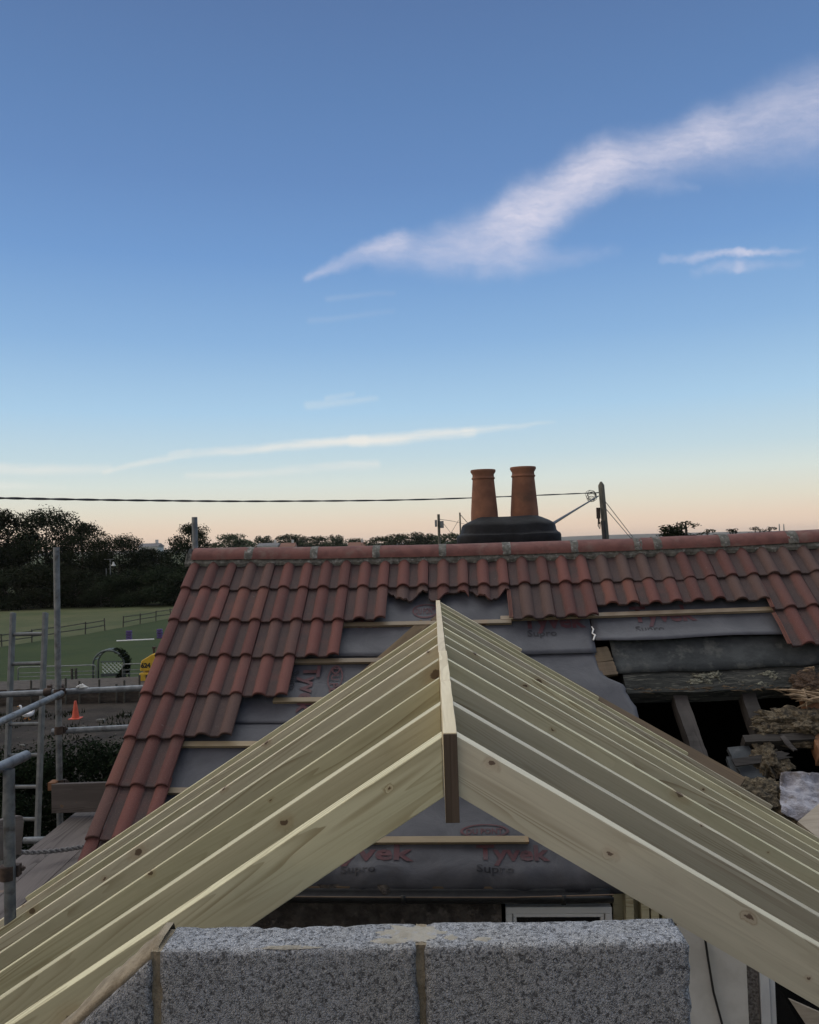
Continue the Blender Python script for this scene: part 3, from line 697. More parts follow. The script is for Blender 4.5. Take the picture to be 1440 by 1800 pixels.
# the opened part of the roof on the right
sA, sB = us(1200, 1128)[1] - .06, us(1200, 1172)[1]
m = MB(); m.grid(strip(us(1078, 1150)[0], UL, lambda u: sA, lambda u: sB + (.03 * fbm((u, 2, 2), 2.5, 4) - .03 * max(0, u - 3.9)), -.125, 14, 90, -.02)); o = m.build('old_felt', M['felt'], house, smooth='all', recalc=False)
sol = o.modifiers.new('thick', 'SOLIDIFY'); sol.thickness = .003
def roofbeam(name, p0, p1, w, t, n, mat, wob=0.0):
    (u0, s0), (u1, s1) = us(*p0, n), us(*p1, n); a, b = H(u0, s0, n - t / 2), H(u1, s1, n - t / 2); x = (b - a).normalized(); z = NR - x * NR.dot(x); z.normalize(); y = z.cross(x)
    Mx = Matrix((x, y, z)).transposed().to_4x4(); Mx.translation = (a + b) / 2; L = (b - a).length; m = MB(); K = 16
    ring = lambda q: [Vector((-L / 2 + L * q / K, e * w / 2 * (1 + wob * fbm((q * .4, e, 1), 1.2)), f * t / 2 * (1 + wob * fbm((q * .5, f, 9), 1.2)))) for e, f in ((-1, -1), (1, -1), (1, 1), (-1, 1), (-1, -1))]
    m.grid([ring(q) for q in range(K + 1)]); n_ = len(m.v); m.f += [(0, 1, 2, 3), (n_ - 5, n_ - 4, n_ - 3, n_ - 2)]
    return m.build(name, mat, house, M=Mx)
roofbeam('old_purlin', (1098, 1199), (1470, 1187), .19, .10, -.155, M['oldplank'], .12)
roofbeam('old_batten', (1054, 1138), (1064, 1162), .11, .02, -.105, M['stained'], .1)
roofbeam('old_batten', (1064, 1163), (1072, 1186), .11, .02, -.105, M['stained'], .1)
for a, b in (((1188, 1200), (1236, 1340)), ((1310, 1200), (1346, 1310)), ((1430, 1200), (1490, 1330))): roofbeam('old_rafter', a, b, .085, .10, -.19, M['oldwood'], .1)
roofbeam('old_plate', (1308, 1298), (1470, 1292), .05, .09, -.16, M['oldwood'], .1)
roofbeam('old_board', (1298, 1312), (1328, 1374), .13, .03, -.2, M['greyboard'], .1)
roofbeam('old_board', (1285, 1330), (1298, 1372), .05, .03, -.22, M['greyboard'], .1)
def lump(name, pts, mat, amp=.35, n=-.17, parent=house, flat=.5, label=None):
    m = MB()
    for px, py, rx, ry in pts:
        u, s = us(px, py, n); ru = us(px + rx, py, n)[0] - u; rs = us(px, py + ry, n)[1] - s
        bm = bmesh.new(); bmesh.ops.create_icosphere(bm, subdivisions=5, radius=1)
        for v in bm.verts:
            q = v.co.copy(); f = 1 + amp * (fbm(q + Vector((px, py, 0)), 2.0, 4) * 1.1 + .45 * fbm(q + Vector((px, py, 5)), 9.0, 5)); q *= f
            v.co = H(u + q.x * ru, s - q.y * rs, n + q.z * min(ru, rs) * flat)
        m.add([v.co for v in bm.verts], [[v.index for v in f.verts] for f in bm.faces]); bm.free()
    return m.build(name, mat, parent, smooth='all')
rq = random.Random(12)
for k in range(3):
    px, py = rq.uniform(1330, 1440), rq.uniform(1255, 1345); u, s = us(px, py, -.19); a = rq.gauss(0, .35) + (0 if k % 3 else 1.3); ln = rq.uniform(.10, .34); w = rq.uniform(.018, .055); t = rq.uniform(.006, .018); n0 = -.20 + rq.uniform(0, .06)
    du, ds = math.cos(a), math.sin(a); pts = []
    K = 6; e0 = [rq.uniform(-.04, .04) for _ in range(5)]; m = MB(); rows = []
    for e in range(5):
        f = e / 4 - .5; l0, l1 = -ln / 2, ln / 2 + e0[e]; rows.append([H(u + du * (l0 + (l1 - l0) * q / K) - ds * f * w, s + ds * (l0 + (l1 - l0) * q / K) + du * f * w, n0 + .003 * math.sin(q + k)) for q in range(K + 1)])
    m.grid(rows); o = m.build('broken_lath', M[('oldwood', 'stained', 'oldwood', 'stained')[k % 4]], house, recalc=False); sol = o.modifiers.new('thick', 'SOLIDIFY'); sol.thickness = t
sv = MB(); rq = random.Random(21)
for k in range(60):
    px = rq.uniform(1112, 1425); u, s = us(px, 1214 - (px - 1112) * .016 + rq.gauss(0, 2.0), -.16); ln = rq.uniform(.02, .11); a = rq.gauss(0, .22)
    sv.tube([H(u, s, -.158), H(u + ln * .5 * math.cos(a), s + ln * .5 * math.sin(a), -.152), H(u + ln * math.cos(a), s + ln * math.sin(a), -.158)], [.001, rq.uniform(.002, .005), .001], 5)
sv.build('splinters', M['splinter'], house)
lump('clay_infill', [(1385, 1264, 54, 17), (1430, 1272, 44, 24), (1350, 1280, 24, 12), (1405, 1282, 50, 10)], M['mud'], .5)
lump('clay_infill', [(1348, 1334, 24, 28), (1374, 1344, 16, 16), (1420, 1306, 44, 8)], M['mud'], .5, n=-.2)
lump('clay_infill', [(1340, 1400, 52, 30), (1300, 1385, 30, 16), (1395, 1430, 40, 34)], M['mud'], n=-.2)
lump('insulation_scrap', [(1236, 1188, 20, 5), (1258, 1187, 10, 7), (1222, 1198, 12, 4), (1204, 1208, 8, 2), (1246, 1198, 8, 4), (1270, 1200, 6, 3)], M['moss'], .9, -.158, flat=.35)
lump('insulation_scrap', [(1350, 1184, 12, 4), (1364, 1191, 7, 5), (1338, 1203, 12, 3), (1304, 1199, 7, 4), (1374, 1186, 8, 3), (1322, 1190, 6, 3)], M['moss'], .9, -.158, flat=.35)
m = MB(); rs_ = random.Random(3)
for k in range(16):
    px, py = rs_.uniform(1410, 1480), rs_.uniform(1176, 1240); u, s = us(px, py, -.14); a = rs_.gauss(math.pi, .35) + (py - 1200) * .006; ln = rs_.uniform(.05, .22)
    p0 = H(u, s, -.16 + rs_.uniform(0, .07)); p1 = H(u + math.cos(a) * ln, s + math.sin(a) * ln * .6, -.16 + rs_.uniform(0, .08)); mid = (p0 + p1) / 2 + NR * rs_.uniform(-.01, .02)
    m.tube([p0, mid, p1], [.012 * rs_.uniform(.5, 1.3), .009, .001], 5)
for px0, py0, px1, py1, w in ((1440, 1222, 1346, 1213, .012), (1430, 1180, 1400, 1184, .010), (1412, 1215, 1418, 1246, .014), (1440, 1230, 1380, 1216, .012), (1445, 1205, 1408, 1218, .01)):
    (u0, s0), (u1, s1) = us(px0, py0, -.13), us(px1, py1, -.13); m.tube([H(u0, s0, -.12), H((u0 + u1) / 2, (s0 + s1) / 2, -.11), H(u1, s1, -.12)], [w, w * .8, .001], 5)
m.build('splintered_lath', M['splinter'], house)
roofbeam('broken_rafter', (1425, 1196), (1462, 1330), .13, .1, -.16, M['orangewood'], .3)
lump('rotten_wood', [(1428, 1206, 34, 22), (1410, 1222, 18, 10)], M['rot'], .5, -.15)
def drape(name, poly, mat, n, amp, parent=None):
    m = MB(); (a, b, c, d) = poly; rows = []
    for i in range(41):
        row = []
        for j in range(41):
            f, g_ = i / 40, j / 40; x = (a[0] * (1 - g_) + b[0] * g_) * (1 - f) + (d[0] * (1 - g_) + c[0] * g_) * f; y = (a[1] * (1 - g_) + b[1] * g_) * (1 - f) + (d[1] * (1 - g_) + c[1] * g_) * f
            u, s = us(x, y, n); row.append(H(u, s, n + amp * fbm((u, s, 3), 5, 5)))
        rows.append(row)
    m.grid(rows); o = m.build(name, mat, parent, smooth='all'); sol = o.modifiers.new('thick', 'SOLIDIFY'); sol.thickness = .004; return o
tag(drape('dust_sheet', [(1374, 1356), (1560, 1352), (1600, 1520), (1372, 1432)], M['sheet'], -.13, .07), 'crumpled dusty white sheet below the hole in the roof', 'sheet')
m = MB(); pp = [us(x, y, -.08) for x, y in ((1402, 1446), (1452, 1404), (1560, 1470), (1470, 1500))]; m.hexa([H(u, s, -.09) for u, s in pp] + [H(u, s, -.07) for u, s in pp])
tag(m.build('ply_offcut', M['ply']), 'beige plywood offcut lying on the dusty white sheet', 'board')

# chimney behind the ridge
CB = at(893, 945, 7.35)
ch = MB(); prof = [(.49, .34, -2.2), (.49, .34, -.03), (.49, .34, .012), (.480, .333, .030), (.456, .312, .040), (.446, .305, .052), (.438, .298, .108), (.425, .288, .124), (.385, .26, .143), (.315, .21, .172), (.28, .185, .184), (.27, .18, .186)]
rows = []
for a, b, z in prof:
    ring = []
    for k in range(41):
        t = 2 * math.pi * (k + .5) / 40; e = 5.0
        cx_, sy_ = math.cos(t), math.sin(t); rr = (abs(cx_) ** e + abs(sy_) ** e) ** (-1 / e)
        p = CB + U * (a * .93 * cx_ * rr) - V * (b * sy_ * rr) + Zv * z; ring.append(p + Vector((.012, .012, .010)) * fbm(p, 6, 5))
    rows.append(ring)
ch.grid(rows); n_ = len(ch.v); ch.f.append(tuple(range(n_ - 41, n_ - 1)))
chim = ch.build('chimney', M['lead'], house, smooth=True)
for px, by, ty, sc in ((852, 912, 826, 1.0), (922.5, 912, 821, 1.03)):
    b = at(px, by, 7.35); h_ = at(px, ty, 7.35).z - b.z; m = MB(); r0 = .122 * sc
    pr = [(r0 * 1.0, -.02), (r0, 0), (r0 * .985, .06), (r0 * .80, h_ * .78), (r0 * .80, h_ * .80), (r0 * .86, h_ * .815), (r0 * .86, h_ * .835), (r0 * .80, h_ * .85), (r0 * .79, h_ * .90), (r0 * .92, h_ * .955), (r0 * .93, h_ * .985), (r0 * .90, h_), (r0 * .76, h_), (r0 * .72, h_ * .9), (r0 * .72, h_ * .1)]
    m.lathe(pr, b, 40); m.build('chimney_pot', M['pot'], chim, smooth=True)

# ------------------------------------------------------------------ the new timber roof frame
PH = R(1.6)
NA = atz(790, 1290, 6.60)
AX, BX = Vector((math.cos(PH), -math.sin(PH), 0)), Vector((math.sin(PH), math.cos(PH), 0))
TP = .628; PN = math.atan(TP)
def F(x, y, z): return NA + AX * x + BX * y + Zv * z
frame = thing('roof_frame', F(0, 2, -1.6), 'new pale treated timber roof frame with a ridge board and rows of rafters', 'roof frame')
RB = 5.72 - 1.70
def place(m, name, mat, origin, x, z, parent, bevel=.0025):
    y = z.cross(x); Mx = Matrix((x, y, z)).transposed().to_4x4(); Mx.translation = origin
    return m.build(name, mat, parent, M=Mx, bevel=bevel)
# ridge board: two lengths lapped end to end
for (y0, y1, xo, dz, hh) in ((0.0, 1.30, .0015, .002, .185), (1.302, RB, -.0015, -.004, .18)):
    m = MB(); L = y1 - y0; K = 40
    rows = []
    for q in range(K + 1):
        t = -L / 2 + L * q / K; j = .0012 * fbm((t, y0, 0), 9, 3)
        rows.append([Vector((t, e * (.0145 + j * e), f)) for e, f in ((-1, -hh), (1, -hh), (1, .001 * fbm((t, 1, y0), 14)), (-1, .001 * fbm((t, 5, y0), 14)), (-1, -hh))])
    m.grid(rows); n_ = len(m.v); m.f += [(0, 1, 2, 3), (n_ - 5, n_ - 4, n_ - 3, n_ - 2)]
    place(m, 'ridge_board', M['ridgewood'], F(xo, (y0 + y1) / 2, dz), BX, Zv, frame, .0015)
m = MB(); m.box((0, 0, 0), (.183, .003, .029)); place(m, 'end_grain', M['stained'], F(.0015, -.0022, -.0915), Zv, AX, frame, .001)
zs = [576 / o for o in (328, 275, 232, 200, 175, 160, 146, 136, 125.5, 118, 110, 103)]
tl = [.052, .05, .026, .042, .034, .032, .028, .026]
tr = [.046, .042, .040, .044, .034, .040, .034, .034, .032, .032, .03, .03]
def rafter(side, y, t, run, d=.106):
    PN = math.atan(TP if side < 0 else TP - .016); L = run / math.cos(PN); x = AX * side * math.cos(PN) - Zv * math.sin(PN); z = AX * side * math.sin(PN) + Zv * math.cos(PN)
    o = F(side * .0155, y, -.006); m = MB(); K = 24
    # plumb cut at the ridge; length runs along local x from 0, top face at local z = 0
    tanp = math.tan(PN); crook = random.uniform(-.004, .004); rows = []
    for q in range(K + 1):
        f = q / K; bow = crook * math.sin(math.pi * f)
        ring = []
        for e, zz in ((-1, -d), (1, -d), (1, 0), (-1, 0), (-1, -d)):
            # plumb: points lower on the section sit further along -x so that the end face is vertical
            xx = L * f - zz * tanp * (1 - f)
            ring.append(Vector((xx, e * t / 2 + bow, zz + .0012 * fbm((f * 6, e, y), 1.0))))
        rows.append(ring)
    m.grid(rows); n_ = len(m.v); m.f += [(0, 1, 2, 3), (n_ - 5, n_ - 4, n_ - 3, n_ - 2)]
    return place(m, 'rafter', M['treated'], o, x, z, frame, .002)
for i, zz in enumerate(zs[:8]): rafter(-1, zz - NA.y, tl[i], 2.55 if i < 7 else 2.16)
def run_to_roof(y, n=-.068):
    o = F(.0155, y, -.006); d = AX - Zv * TP; q = A0 + NR * n
    return (q - o).dot(NR) / d.dot(NR)
for i, zz in enumerate(zs):
    r_ = run_to_roof(zz - NA.y); rafter(1, zz - NA.y, tr[i], min(2.35, r_) if r_ > 0 else .1)
m = MB(); pb = F(0, RB - .03, -.18); m.beam(pb, pb - Zv * .45, .045, .07, up=(0, 1, 0)); m.build('ridge_prop', M['treated'], frame)
# valley boards lying on the old slope
def valley(p0, p1, w, name='valley_board'):
    (u0, s0), (u1, s1) = us(*p0, -.078), us(*p1, -.078); a, b = H(u0, s0, -.086), H(u1, s1, -.086); x = (b - a).normalized(); m = MB()
    m.box((0, 0, 0), ((b - a).length, w, .022)); place(m, name, M['stained'], (a + b) / 2, x, (NR - x * NR.dot(x)).normalized(), frame)
valley((768, 1080), (1302, 1382), .14)
valley((752, 1096), (330, 1470), .13)

# ------------------------------------------------------------------ block gable wall in front
wall = thing('block_wall', F(0, -.4, -6.59), 'grey aggregate concrete block wall with sandy mortar in front of the rafters', 'wall')
BY = 1.36 - NA.y
def bx(px): return (at(px, 1700, 1.36) - NA).dot(AX)
def rough_block(x0, x1, z0, z1, y0, y1, cut=None, name='block'):
    m = MB(); nx, ny, nz = max(8, int((x1 - x0) / .011)), 9, 20
    def pt(a, b, c):
        x = x0 + (x1 - x0) * a; zt = z1 if cut is None else cut(x); z = z0 + (zt - z0) * c; y = y0 + (y1 - y0) * b
        ex = min(a, 1 - a) * (x1 - x0); ey = min(b, 1 - b) * (y1 - y0); ez = (1 - c) * (zt - z0); rad = .009
        es = sorted((ex, ey, ez)); pull = max(0, rad - es[0] - es[1]) * .5
        p = F(x, y, z); cen = F((x0 + x1) / 2, (y0 + y1) / 2, (z0 + z1) / 2); n3 = mnoise.noise_vector(p * 110) * .0011 + mnoise.noise_vector(p * 17) * .0006
        ch_ = .010 * max(0, fbm(p, 40, 3) - .1) if es[0] + es[1] < .012 else 0
        return p + (cen - p).normalized() * (pull + ch_) + n3
    m.grid([[pt(i / nx, 0, k / nz) for i in range(nx + 1)] for k in range(nz + 1)]); m.grid([[pt(i / nx, 1, k / nz) for i in range(nx + 1)] for k in range(nz + 1)])
    m.grid([[pt(i / nx, j / ny, 1) for i in range(nx + 1)] for j in range(ny + 1)])
    for e in (0, 1): m.grid([[pt(e, j / ny, k / nz) for j in range(ny + 1)] for k in range(nz + 1)])
    o = m.build(name, M['block'], wall, smooth='all')
    bm = bmesh.new(); bm.from_mesh(o.data); bmesh.ops.remove_doubles(bm, verts=bm.verts, dist=.0004); bmesh.ops.recalc_face_normals(bm, faces=bm.faces); bm.to_mesh(o.data); bm.free()
    return o
ZT = atz(720, 1667, 0) and (at(720, 1667, 1.36).z - NA.z)
x0, x1, x2, x3 = bx(272), bx(735), bx(746), bx(1213)
TB = .09
rough_block(x0, x1, ZT - .215, ZT, BY, BY + TB); rough_block(x2, x3, ZT - .215, ZT + .001, BY, BY + TB)
xc0, xc1 = bx(-60), bx(261)
cutf = lambda x: ZT - .012 - (xc1 - x) * .86
rough_block(xc0, xc1, ZT - .6, ZT, BY, BY + TB, cut=cutf)
for r in range(1, 6):
    for k in range(-2, 3):
        a = x0 + (.44 + .011) * k + (.22 if r % 2 else 0); b = a + .44
        if r * .225 < .6 and a < xc1: a = max(a, xc1 + .01)
        b = min(b, x3)
        if b - a < .05: continue
        rough_block(a, b, ZT - .215 - .225 * r, ZT - .01 - .225 * r, BY, BY + TB)
m = MB()
def mortar_box(a, b, z0, z1, y0, y1):
    K = 14
    m.grid([[F(a + (b - a) * i / 5, y0 + .003 * fbm((i, k, z0), .9), z0 + (z1 - z0) * k / K) for i in range(6)] for k in range(K + 1)])
    m.grid([[F(a + (b - a) * i / 5, y0 + (y1 - y0) * k / K, z1 + .002 * fbm((i, k, 3), .9)) for i in range(6)] for k in range(K + 1)])
mortar_box(x1 - .004, x2 + .004, ZT - .22, ZT - .002, BY + .012, BY + TB - .004)
mortar_box(xc1 - .004, x0 + .005, ZT - .3, ZT - .004, BY + .008, BY + TB - .004)
mortar_box(xc1, x3 - .002, ZT - 1.34, ZT - .213, BY + .01, BY + TB - .01)
# bedding mortar up the cut edge, under the rafter
rows = []
for i in range(70):
    f = i / 69; x = xc0 + (x0 - .002 - xc0) * f; zc = cutf(min(x, xc1)) - .002
    rows.append([F(x + .0035 * fbm((x, j, 4), 28), BY + yy + .004 * fbm((x, j, 1), 24), zc + dz * (1 + .6 * fbm((x, j, 9), 14, 3))) for j, (yy, dz) in enumerate(((.012, -.004), (.008, .008), (.016, .016), (.04, .020), (TB, .020), (TB + .03, -.03)))])
m.grid(rows)
m.build('mortar', M['sand_mortar'], wall, smooth='all')
# smears of mortar left on top of the blocks
M['smear'] = simple('dried_mortar_smear', (.27, .25, .205), (.34, .32, .275), 40, rough=.95, bump=.6, bscale=150, bd=.004, c3=(.30, .30, .30), s3=60)
for (px, wx, yy, wy) in ((724, .075, .050, .030), (690, .04, .024, .012), (850, .026, .022, .010), (505, .055, .008, .005), (795, .018, .03, .014)):
    m = MB(); c = bx(px); rows = []
    for i in range(81):
        a = 2 * math.pi * i / 80; rr = 1 + .30 * fbm((math.cos(a), math.sin(a), px), 1.6, 3) + .22 * fbm((math.cos(a), math.sin(a), px), 7, 4)
        rows.append([F(c + wx * f * rr * math.cos(a), BY + yy + wy * f * rr * math.sin(a), ZT + .0025 * (1 - f ** 2) - .0012 * f + .0015 * fbm((c + wx * f * math.cos(a), wy * f * math.sin(a), px), 60, 3)) for f in (0, .3, .6, .85, .95, 1.0)])
    m.grid(rows); m.build('mortar_smear', M['smear'], wall, smooth='all')
m = MB(); wl = [F(x0 - .5, BY + .01, -6.5), F(x3, BY + .01, -6.5), F(x3, BY + TB - .01, -6.5), F(x0 - .5, BY + TB - .01, -6.5)]
m.hexa(wl + [p + Zv * (6.5 + ZT - 1.36) for p in wl]); m.build('wall_base', M['block'], wall)

# ------------------------------------------------------------------ scaffold on the left
scaf = thing('scaffold', (-2.8, 6.6, 0), 'galvanised tube scaffold standing past the tiled verge on the left', 'scaffold')
TR = .0242
def pipe(name, a, b, mat=None, r=TR, parent=scaf):
    a, b = Vector(a), Vector(b); m = MB(); m.tube([a + (b - a) * i / 4 for i in range(5)], r, 16, cap=False)
    m.tube([a + (b - a) * i / 4 for i in range(5)], r * .86, 16, cap=False)
    for p in (a, b):
        pass
    return m.build(name, mat or M['steel'], parent, smooth=True, recalc=False)
PT = at(99, 962, 6.6); XP, YP = PT.x, 6.6
pipe('standard', (XP, YP, 0), PT)
p2 = at(342, 909, 7.0); pipe('standard', (p2.x, 7.0, 0), p2)
p3 = at(15.5, 1352, 3.66); pipe('standard', (p3.x - .01, 3.66, 0), p3)
LZ = at(110, 1216, 6.66).z
la, lb = at(-60, 1224, 6.66), at(300, 1207, 6.66); pipe('ledger', la, lb)
l2a, l2b = at(92, 1286, 6.66), at(300, 1275, 6.66); pipe('ledger', l2a, l2b)
g1_ = at(108, 1219, 6.52); g2_ = at(-14, 1276, 5.45); dd = (g2_ - g1_); pipe('guard_rail', g1_, g1_ + dd * 4.2)
g3 = at(46, 1328, 3.96); g4 = at(0, 1349, 3.70); pipe('guard_rail', g3, g3 + (g4 - g3) * 8)
def coupler(c, ax):
    m = MB(); c = Vector(c); ax = Vector(ax).normalized(); m.tube([c - ax * .032, c - ax * .03, c + ax * .03, c + ax * .032], [.026, .033, .033, .026], 14); o = ax.orthogonal().normalized()
    m.box(c + o * .038, (.03, .034, .05)); m.tube([c + o * .03, c + o * .075], .006, 6); m.tube([c + o * .055, c + o * .068], .012, 6); m.build('coupler', M['rust'], scaf, smooth=True)
coupler((XP, YP, LZ), (0, 0, 1)); coupler((XP, 6.64, LZ), (1, 0, 0)); coupler((XP + .02, 6.56, LZ - .01), (0, 1, 0)); coupler((XP, YP, at(100, 1284, 6.6).z), (0, 0, 1)); coupler((at(85, 1219, 6.66).x, 6.66, LZ), (1, 0, 0))
coupler((XP, YP, at(100, 1378, 6.6).z), (0, 0, 1)); coupler((p3.x - .01, 3.66, p3.z - .45), (0, 0, 1))
pipe('transom', (-2.95, 6.2, 4.87), (-1.4, 6.2, 4.87)); pipe('transom', (-2.95, 4.4, 4.87), (-1.4, 4.4, 4.87)); pipe('ledger', (-2.8, 7.1, 4.82), (-2.8, 2.5, 4.82))
pipe('standard', (-2.86, 4.45, 0), (-2.86, 4.45, 5.0)); pipe('standard', (-1.45, 4.45, 0), (-1.45, 4.45, 4.9))
# boards of the lift
for k in range(4):
    x0b = -2.76 + .2 * k; m = MB(); L = 3.9; K = 12
    rows = []
    for q in range(K + 1):
        y = -L / 2 + L * q / K; w = .006 * fbm((k, y, 0), .8)
        rows.append([Vector((y, e * .096, f + w)) for e, f in ((-1, -.019), (1, -.019), (1, .019), (-1, .019), (-1, -.019))])
    m.grid(rows); n_ = len(m.v); m.f += [(0, 1, 2, 3), (n_ - 5, n_ - 4, n_ - 3, n_ - 2)]
    Mx = Matrix.Translation((x0b + .1, 6.62 - L / 2 - (.05 * (k % 2)), 4.914 + .0015 * k)) @ Matrix.Rotation(R(90 + .4 * (k - 1.5)), 4, 'Z')
    o = m.build('scaffold_board', M['board'], M=Mx, bevel=.004)
    tag(o, ['grey-brown scaffold board along the open outer edge of the platform', 'grey-brown scaffold board second from the open outer edge of the platform', 'grey-brown scaffold board third from the open outer edge of the platform', 'grey-brown scaffold board nearest the house wall under the tiles'][k], 'scaffold board', 'boards of the scaffold platform')
m = MB(); ta, tb = at(92, 1401, 6.52), at(330, 1398, 6.52); L = (tb - ta).length
m.box((0, 0, 0), (L, .038, .225)); Mx = Matrix.Translation((ta + tb) / 2); o = m.build('toe_board', M['board'], M=Mx, bevel=.004); tag(o, 'weathered toe board on edge across the far end of the scaffold platform', 'toe board')
m = MB(); m.box((0, 0, 0), (.06, .09, .06)); m.build('board_clip', M['orangewood'], o, M=Matrix.Translation(at(95, 1380, 6.56)))
ka, kb = at(35, 1466, 4.9), at(-80, 1500, 4.2); m = MB(); d_ = kb - ka; L = d_.length
outl = [(-L / 2, -.11), (L / 2, -.11), (L / 2, .11), (-L / 2 + .06, .11), (-L / 2 + .02, .10), (-L / 2, .07)]
m.add([Vector((a, e, b)) for e in (-.019, .019) for a, b in outl], [tuple(range(5, -1, -1)), tuple(range(6, 12))] + [(i, (i + 1) % 6, (i + 1) % 6 + 6, i + 6) for i in range(6)])
x_ = d_.normalized(); y_ = Zv.cross(x_).normalized(); Mx = Matrix((x_, y_, x_.cross(y_))).transposed().to_4x4(); Mx.translation = (ka + kb) / 2
tag(m.build('toe_board', M['board'], M=Mx, bevel=.004), 'short weathered toe board behind the cut-off scaffold tube, corner rounded', 'toe board')
# rope across the boards
m = MB(); ra, rb = at(-10, 1497, 5.3), at(150, 1481, 5.7); ra.z = max(ra.z, 4.97); rb.z = 4.99
for ph in (0, math.pi):
    m.tube([ra + (rb - ra) * (i / 90) + Vector((0, math.cos(i * .55 + ph), math.sin(i * .55 + ph))) * .0085 - Zv * .02 * math.sin(math.pi * i / 90) for i in range(91)], .0085, 7)
tag(m.build('rope', M['rope'], smooth='all'), 'dark twisted rope stretched low over the scaffold boards', 'rope')
m = MB()
for k in range(5):
    c = at(140 + k * 2.2, 1209 + (k % 3) - 1, 6.66) + Zv * .012; m.tube([c + Vector((-.03, 0, -.012)), c + Vector((0, -.02, .012 * (k % 2))), c + Vector((.03, .005, -.01))], [.002, .009, .002], 6)
tag(m.build('plastic_wrap', M['white'], smooth='all'), 'scrap of white plastic wrapped round the upper scaffold tube', 'plastic scrap')
# ladder
lt = [at(23, 1077, 7.3), at(80, 1077, 7.3)]; lbm = [at(9, 1440, 6.95), at(66, 1463, 6.9)]
lad = thing('ladder', (lbm[0] + (lbm[0] - lt[0]) * 2).to_2d().to_3d(), 'grey aluminium ladder leaning by the scaffold on the far left', 'ladder')
feet = []
for a, b in zip(lt, lbm):
    d_ = (b - a) / (a.z - b.z); f_ = a + d_ * a.z; feet.append(f_); m = MB(); m.beam(a, f_, .028, .068, up=(0, 1, 0)); m.build('stile', M['alu'], lad, bevel=.004)
for k in range(26):
    z = lt[0].z - .19 - .251 * k
    if z < .2: break
    m = MB(); q = [a + (f_ - a) * ((a.z - z) / a.z) for a, f_ in zip(lt, feet)]; m.tube([q[0], (q[0] + q[1]) / 2, q[1]], .0165, 10); m.build('rung', M['alu'], lad, smooth=True)

# ------------------------------------------------------------------ foliage
def leaves(n, lobes, size, seed, flat=.55, shell=.55):
    rg = random.Random(seed); m = MB(); tot = sum(l[1][0] * l[1][1] + l[1][0] * l[1][2] for l in lobes)
    for c, r, tint in lobes:
        k = int(n * (r[0] * r[1] + r[0] * r[2]) / tot)
        for _ in range(k):
            d = Vector((rg.gauss(0, 1), rg.gauss(0, 1), rg.gauss(0, 1))).normalized(); q = (shell + (1 - shell) * rg.random()) * (1 + .22 * rg.gauss(0, 1) * .6)
            p = Vector((c[0] + d.x * r[0] * q, c[1] + d.y * r[1] * q, c[2] + d.z * r[2] * q))
            if p.z < .05: continue
            nv = (d + Vector((rg.gauss(0, .7), rg.gauss(0, .7), rg.gauss(0, .7) + flat))).normalized(); a = nv.orthogonal().normalized(); a.rotate(Matrix.Rotation(rg.random() * 6.28, 3, nv)); b = nv.cross(a)
            s = size * rg.uniform(.6, 1.4); t = min(1, max(0, tint + rg.gauss(0, .16)))
            m.add([p - a * s, p - b * s * .5, p + a * s, p + b * s * .5], [(0, 1, 2, 3)], (t, t, t, 1))
    return m
def crown_lobes(rg, w, h, base, nl, squash=.6):
    out = []
    for k in range(nl):
        t = k / (nl - 1); z = base + (h - base) * (.10 + .84 * rg.random()); f = (z - base) / (h - base); wid = w / 2 * math.sin(math.pi * min(.97, .16 + .80 * f)) ** .6
        a = rg.random() * 6.28; q = math.sqrt(rg.random()) * .85; r = w * rg.uniform(.11, .20)
        out.append(((math.cos(a) * wid * q, math.sin(a) * wid * q, min(z, h - r * squash * .8)), (r, r, r * squash), rg.uniform(.15, .85)))
    return out
def make_tree(name, w, h, base, nl, n, size, seed, label, cat='tree', group=None, leafm=None, squash=.62, limbs=7):
    rg = random.Random(seed); t = thing(name, (0, 0, 0), label, cat, group); lob = crown_lobes(rg, w, h, base, nl, squash)
    leaves(n, lob, size, seed).build('crown', leafm or M['leaf'], t, colors=True, recalc=False)
    m = MB(); m.tube([(0, 0, 0), (w * .01, 0, h * .25), (-w * .01, w * .01, h * .5), (0, 0, h * .8)], [h * .035, h * .026, h * .016, h * .004], 8)
    for c, r, _ in lob[:limbs]:
        z0 = h * rg.uniform(.2, .5); m.tube([(0, 0, z0), (c[0] * .5, c[1] * .5, z0 + (c[2] - z0) * .6), c], [h * .014, h * .009, h * .003], 6)
    m.build('trunk', M['bark'], t, smooth='all'); return t
def put(t, px, Y, topy=None, h=None, label=None, first=False, rz=0, wf=1.0):
    p = at(px, 960, Y); sc = 1.0
    if topy is not None: sc = at(px, topy, Y).z / h
    if first: t.location = (p.x, Y, 0); t.scale = (sc * wf, sc * wf, sc); t.rotation_euler = (0, 0, rz); t['label'] = label; return t
    return dup(t, (p.x, Y, 0), label, (sc * wf, sc * wf, sc), rz)
GT = 'dark trees beyond the field'
A = make_tree('broad_tree', 11, 12, 1.0, 60, 19000, .15, 11, '', group=GT)
B = make_tree('round_tree', 9, 10, .6, 54, 16000, .145, 23, '', group=GT)
D = make_tree('leafy_tree', 10, 11, .3, 64, 18000, .15, 31, '', group=GT, squash=.5)
put(A, 82, 118, 893, 12, 'broad dark tree with the highest crown on the far left, behind the tall scaffold tube', True, 0.3, 1.0)
put(B, -2, 116, 898, 10, 'dark tree cut by the left edge of the photo, sky showing through its crown', True, 1.0)
put(D, 146, 114, 918, 11, 'dark tree stepping down right of the highest crown', True, 2.0, .85)
put(A, 210, 112, 940, 12, 'low dark tree left of the far white building', rz=2.5, wf=1.05)
